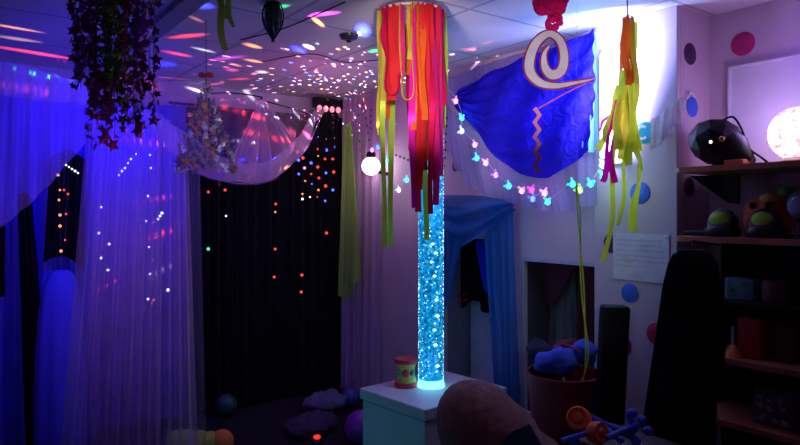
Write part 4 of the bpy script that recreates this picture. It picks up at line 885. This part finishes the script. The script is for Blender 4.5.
c = on(803, 2.56, Z2); t = thing('glass_ball_stand', c, 'clear glass ball on a dark stand at the right edge of the second shelf', 'ornament')
MB().lathe(c, [(.03, 0), (.03, .01), (.012, .02), (.012, .06), (.03, .075)]).build('stand', MATS['black_plastic'], t)
MB().sphere(c + Vector((0, 0, .125)), .052, seg=28, ring=18).build('glass_ball', mat('clear_glass', (.6, .75, .95), .03, bump=0, trans=.85), t)
# third shelf space
def shelf_item(px, X, z, sx, sy, sz, name, m, label, cat, bev=.006):
    c = on(px, X, z); return tag(MB().box(c - Vector((sx / 2, sy / 2, 0)), c + Vector((sx / 2, sy / 2, sz)), bevel=bev).build(name, m), label, cat)
c = on(770, 2.6, Z3)
t = thing('small_table', c, 'low dark riser table standing on the third shelf', 'riser')
MB().box((2.53, sy0 + .1, Z3 + .20), (2.80, yb_ - .05, Z3 + .222), bevel=.004).build('top', pst, t)
for x in (2.55, 2.78):
    for y in (sy0 + .12, yb_ - .08): MB().box((x - .01, y - .01, Z3), (x + .01, y + .01, Z3 + .2)).build('leg', pst, t)
RZ = Z3 + .222
t = thing('picture_box', on(741, 2.6, RZ), 'small box with a faint bluish green picture on the dark riser', 'box')
c = on(741, 2.6, RZ); MB().box(c + Vector((-.02, -.055, 0)), c + Vector((.04, .055, .085)), bevel=.004).build('case', mat('box_blue_grey', (.22, .3, .4), .4), t)
def pic():
    return mat('picture_print', (.06, .22, .16), .4, var=.8, scale=30)
MB().box(c + Vector((-.0225, -.045, .01)), c + Vector((-.0205, .045, .075))).build('picture', pic(), t)
c = on(776, 2.62, RZ); tag(MB().lathe(c, [(.04, 0), (.048, .01), (.05, .07), (.042, .085), (.036, .08)]).build('brown_pot', mat('brown_clay', (.16, .06, .05), .7)), 'round brown pot on the riser right of the picture box', 'pot')
shelf_item(752, 2.6, Z3, .06, .085, .155, 'red_box', mat('red_card', (.5, .025, .02), .5), 'upright red box standing under the dark riser', 'box')
shelf_item(786, 2.66, Z3, .1, .1, .14, 'dark_carton', mat('dark_carton', (.09, .04, .03), .8), 'dark brown carton right of the red box', 'box')
c = on(733, 2.54, Z3)
t = thing('hand_bell', c, 'small orange bell with a pale upright handle beside the red box', 'bell')
MB().lathe(c, [(.032, 0), (.03, .008), (.02, .03), (.014, .045), (.005, .05)]).build('bell', mat('orange_bell', (.85, .25, .05), .4), t)
MB().tube([c + Vector((0, 0, .045)), c + Vector((0, 0, .12))], .006).build('handle', mat('pale_handle', (.45, .38, .4), .5), t)
c = on(727, 2.53, Z3); tag(MB().star(c + Vector((-.0, .03, .05)), .05, (-1, .2, .1), rot=.3).build('green_star', mat('dull_green_foil', (.1, .25, .08), .4)), 'dull green star leaning behind the orange bell', 'ornament')
# bottom compartment: patterned cube
c = on(782, 2.64, Z4)
t = thing('patterned_cube', c, 'cube box with a pale leafy pattern on the lowest visible shelf', 'box')
MB().box(c + Vector((-.07, -.075, 0)), c + Vector((.07, .075, .14)), bevel=.006).build('body', mat('dark_green_box', (.08, .09, .06), .6), t)
mb = MB(); rn = random.Random(4)
for k in range(16):
    mb.star(c + Vector((-.0715, rn.uniform(-.06, .06), rn.uniform(.015, .125))), .017, (-1, 0, 0), rot=rn.random() * 3, k=4, inner=.3)
mb.build('leaf_pattern', mat('pale_leaf', (.35, .36, .25), .6), t)

# ------------------------------------------------------------------ black coat hanging at the shelf end
DC = 2.42
t = thing('black_coat', (at(690, 300, DC).x, at(690, 300, DC).y, 0), 'long black coat hanging from the left end of the shelves', 'coat')
rows = [(249, 680, 704), (254, 673, 712), (264, 668, 717), (285, 663, 721), (330, 657, 720), (380, 650, 716), (445, 641, 714), (520, 632, 716), (560, 630, 716)]
def coat(u, v):
    x = v * (len(rows) - 1); i = min(int(x), len(rows) - 2); f_ = x - i
    r0, r1 = rows[i], rows[i + 1]; py = r0[0] + (r1[0] - r0[0]) * f_; l_ = r0[1] + (r1[1] - r0[1]) * f_; rgt = r0[2] + (r1[2] - r0[2]) * f_
    a_ = u * 2 * PI; c_ = at((l_ + rgt) / 2, py, DC); hw = (rgt - l_) / 2 / F * DC
    if v == 0: hw *= .3
    fd = 1 + .07 * math.sin(a_ * 8 + v * 2) * v
    return c_ + RT * hw * math.cos(a_) * fd + FW * min(hw * .55, .075) * math.sin(a_) * fd
MB().grid(coat, 72, 60).build('body', mat('black_wool', (.006, .005, .008), .95, bump=.3), t)
hk = at(692, 249, DC); MB().tube([hk, hk + Vector((0, 0, .03)), Vector((SX + .02, hk.y, Z2 - .03))], .004).build('hanging_loop', MATS['black_rubber'], t)
sl = curve([at(706, 262, DC - .05), at(716, 300, DC - .07), at(717, 350, DC - .07), at(713, 400, DC - .06)], 6)
MB().tube(sl, .028, seg=14).build('sleeve', MATS['black_wool'], t)

# ------------------------------------------------------------------ hanging mobiles at the left
DM = 2.15
top = at(113, -40, DM); top.z = 2.28
t = thing('dark_star_mobile', top, 'bushy mobile of dark purple foil stars with green and gold glints, top left', 'hanging decoration')
foil = {'purple': mat('purple_foil', (.22, .03, .15), .35, metal=.4, bump=0), 'plum': mat('plum_foil', (.3, .03, .08), .4, metal=.4, bump=0), 'green': mat('green_foil', (.18, .32, .05), .35, metal=.6, bump=0), 'gold': mat('gold_foil', (.3, .2, .08), .3, metal=.7, bump=0), 'violet': mat('violet_foil', (.2, .08, .5), .3, metal=.7, bump=0)}
hp = [top + Vector((.13 * math.cos(a * PI / 16), .13 * math.sin(a * PI / 16), -.05)) for a in range(32)]
MB().tube(hp, .005, closed=True).build('hoop', MATS['black_rubber'], t)
mb = MB()
for k in range(4): a_ = k * PI / 2; mb.tube([top + Vector((.13 * math.cos(a_), .13 * math.sin(a_), -.05)), top + Vector((0, 0, .02))], .0015, seg=4)
mb.build('hanging_thread', MATS['black_rubber'], t)
rs = random.Random(21)
SL = [(80, 62), (76, 102), (83, 148), (88, 128), (92, 90), (96, 118), (100, 142), (103, 146), (106, 112), (110, 100), (113, 122), (117, 118), (121, 132), (125, 112), (129, 120), (133, 136), (136, 118), (141, 134), (146, 128), (150, 122), (148, 60), (152, 40), (86, 70), (98, 80), (127, 80), (139, 85), (115, 90), (72, 20)] + [(rs.uniform(78, 150), rs.uniform(75, 118)) for _ in range(22)]
for i, (px, yb) in enumerate(SL):
    dx = (px - 113) / F * DM; rad = rs.uniform(.4, 1) * .13; off = rs.uniform(-.09, .09)
    x0 = dx * .95; p0 = top + RT * x0 + FW * off + Vector((0, 0, -.05)); z1_ = EYE.z + (HZ - yb) / F * DM
    mid = 'green' if 100 < px < 128 and rs.random() < .5 else rs.choice(['purple', 'purple', 'plum', 'purple', 'violet' if px > 80 else 'purple'])
    if rs.random() < .1: mid = 'gold'
    mb = MB(); n_ = max(3, int((p0.z - z1_) / .030)); mb.tube([p0, Vector((p0.x, p0.y, z1_))], .0012, seg=4)
    for k in range(n_):
        z = p0.z - (p0.z - z1_) * (k + .6) / n_
        r_ = rs.uniform(.014, .025) * (1.25 if k >= n_ - 2 else 1)
        mb.star(Vector((p0.x, p0.y, z)) + RT * rs.uniform(-.014, .014) + FW * rs.uniform(-.01, .01), r_, (rs.gauss(0, 1), rs.gauss(0, 1), rs.gauss(0, .6)), rot=rs.random() * 6, inner=.5)
    mb.build('star_strand', foil[mid], t, smooth=False)
# tiny lights glints in it
mb = None
# silver tree mobile
DT = 3.0
ax = at(206, 75, DT)
t = thing('silver_tree_mobile', Vector((ax.x, ax.y, ax.z)), 'silver foil mobile shaped like a small tree with a red bow on top', 'hanging decoration')
MB().tube([Vector((ax.x, ax.y, 2.3)), ax], .0015, seg=4).build('thread', MATS['black_rubber'], t)
sil = mat('silver_foil', (.9, .88, .9), .35, metal=.6, bump=0); sild = mat('dull_silver_foil', (.3, .25, .3), .4, metal=.5, bump=0); gold = mat('copper_foil', (.7, .3, .15), .4, metal=.5, bump=0)
red = mat('red_ribbon', (.6, .03, .05), .5)
for s_ in (-1, 1): MB().sphere(ax + RT * .018 * s_, .018, sc=(1.1, .8, .7)).build('bow_loop', red, t)
MB().sphere(ax, .008).build('bow_knot', red, t)
MB().tube([ax, at(206, 168, DT)], .004, seg=6).build('stem', sild, t)
rs = random.Random(9)
for j in range(9):
    py = 84 + j * 9.5; rad = (3 + 25 * min(1, ((py - 80) / 75)) ** 1.1) / F * DT; c_ = at(206, py, DT)
    mb = MB(); mb.tube([c_ + Vector((rad * math.cos(a * PI / 10), rad * math.sin(a * PI / 10), 0)) for a in range(20)], .0015, seg=4, closed=True); ring_o = mb.build('wire_ring', sild, t)
    n_ = int(5 + j * 1.5)
    for k in range(n_):
        a_ = (k + rs.random() * .7) * 2 * PI / n_; rg = c_ + Vector((rad * math.cos(a_), rad * math.sin(a_), 0)); mb = MB(); p = rg - Vector((0, 0, rs.uniform(.012, .03)))
        mb.tube([rg, p], .0008, seg=3)
        for h_ in range(3):
            pp_ = p + Vector((rs.uniform(-.012, .012), rs.uniform(-.012, .012), -h_ * .013)); mb.star(pp_, rs.uniform(.013, .02), (rs.gauss(0, 1), rs.gauss(0, 1), rs.gauss(0, .5)), rot=rs.random() * 6, inner=.55)
        mb.build('foil_dangle', rs.choice((sil, sild, sild, sild, gold)), ring_o, smooth=False)
# black lantern ornament
DLn = 2.75
c = at(273, 16, DLn)
t = thing('wire_lantern', c, 'small dark wire lantern ornament, pointed below, hanging near the top edge', 'hanging decoration')
prof = [(.004, .07), (.02, .065), (.036, .045), (.046, .015), (.046, -.015), (.036, -.05), (.018, -.08), (.004, -.1)]
lm = mat('dark_bronze', (.05, .045, .05), .35, metal=.8, bump=0)
mb = MB()
for k in range(12):
    a0 = k * PI / 6; mb.tube([c + Vector((r * math.cos(a0 + i * .12), r * math.sin(a0 + i * .12), z)) for i, (r, z) in enumerate(prof)], .0028, seg=5)
for r, z in prof[1:-1]: mb.tube([c + Vector((r * math.cos(a * PI / 10), r * math.sin(a * PI / 10), z)) for a in range(20)], .0022, seg=5, closed=True)
mb.build('wire_cage', lm, t)
MB().lathe(c, [(r * .8, z) for r, z in reversed(prof)], seg=12).build('glass_liner', mat('dark_glass', (.03, .07, .06), .15, bump=0), t)
MB().sphere(c + Vector((0, 0, -.106)), .008).build('finial', lm, t)
MB().tube([c + Vector((0, 0, .07)), Vector((c.x, c.y, 2.3))], .0015, seg=4).build('chain', lm, t)
# ceiling sensor
c = onz(349, 35, 2.3); c.z = 2.3
t = thing('ceiling_sensor', c, 'small dark dome fixed to the ceiling beside a blue light spot', 'sensor')
MB().lathe(c - Vector((0, 0, .03)), [(.02, 0), (.042, .01), (.05, .028), (.05, .0295)], seg=30).build('dome', mat('dark_dome', (.03, .03, .04), .35), t)
MB().lathe(c - Vector((0, 0, .038)), [(.01, 0), (.014, .008)], seg=16).build('nub', MATS['black_plastic'], t)
# cord along the ceiling at the left and looped cords
tag(MB().tube(curve([onz(-10, 66, 2.293), onz(30, 70, 2.293), onz(76, 73, 2.293)], 6), .0035).build('cable', MATS['black_rubber']), 'thin dark cable running along the ceiling at the far left', 'cable')
tag(MB().tube(curve([onz(262, 62, 2.292), onz(310, 54, 2.292), onz(345, 62, 2.292), onz(378, 60, 2.292)], 8), .003).build('cable', MATS['black_rubber']), 'thin dark cable curving over the starry part of the ceiling', 'cable')
tag(MB().tube(curve([onz(240, 40, 2.292), onz(285, 28, 2.292), onz(345, 2, 2.292)], 8), .003).build('cable', MATS['black_rubber']), 'thin dark cable slanting up beside the wire lantern', 'cable')
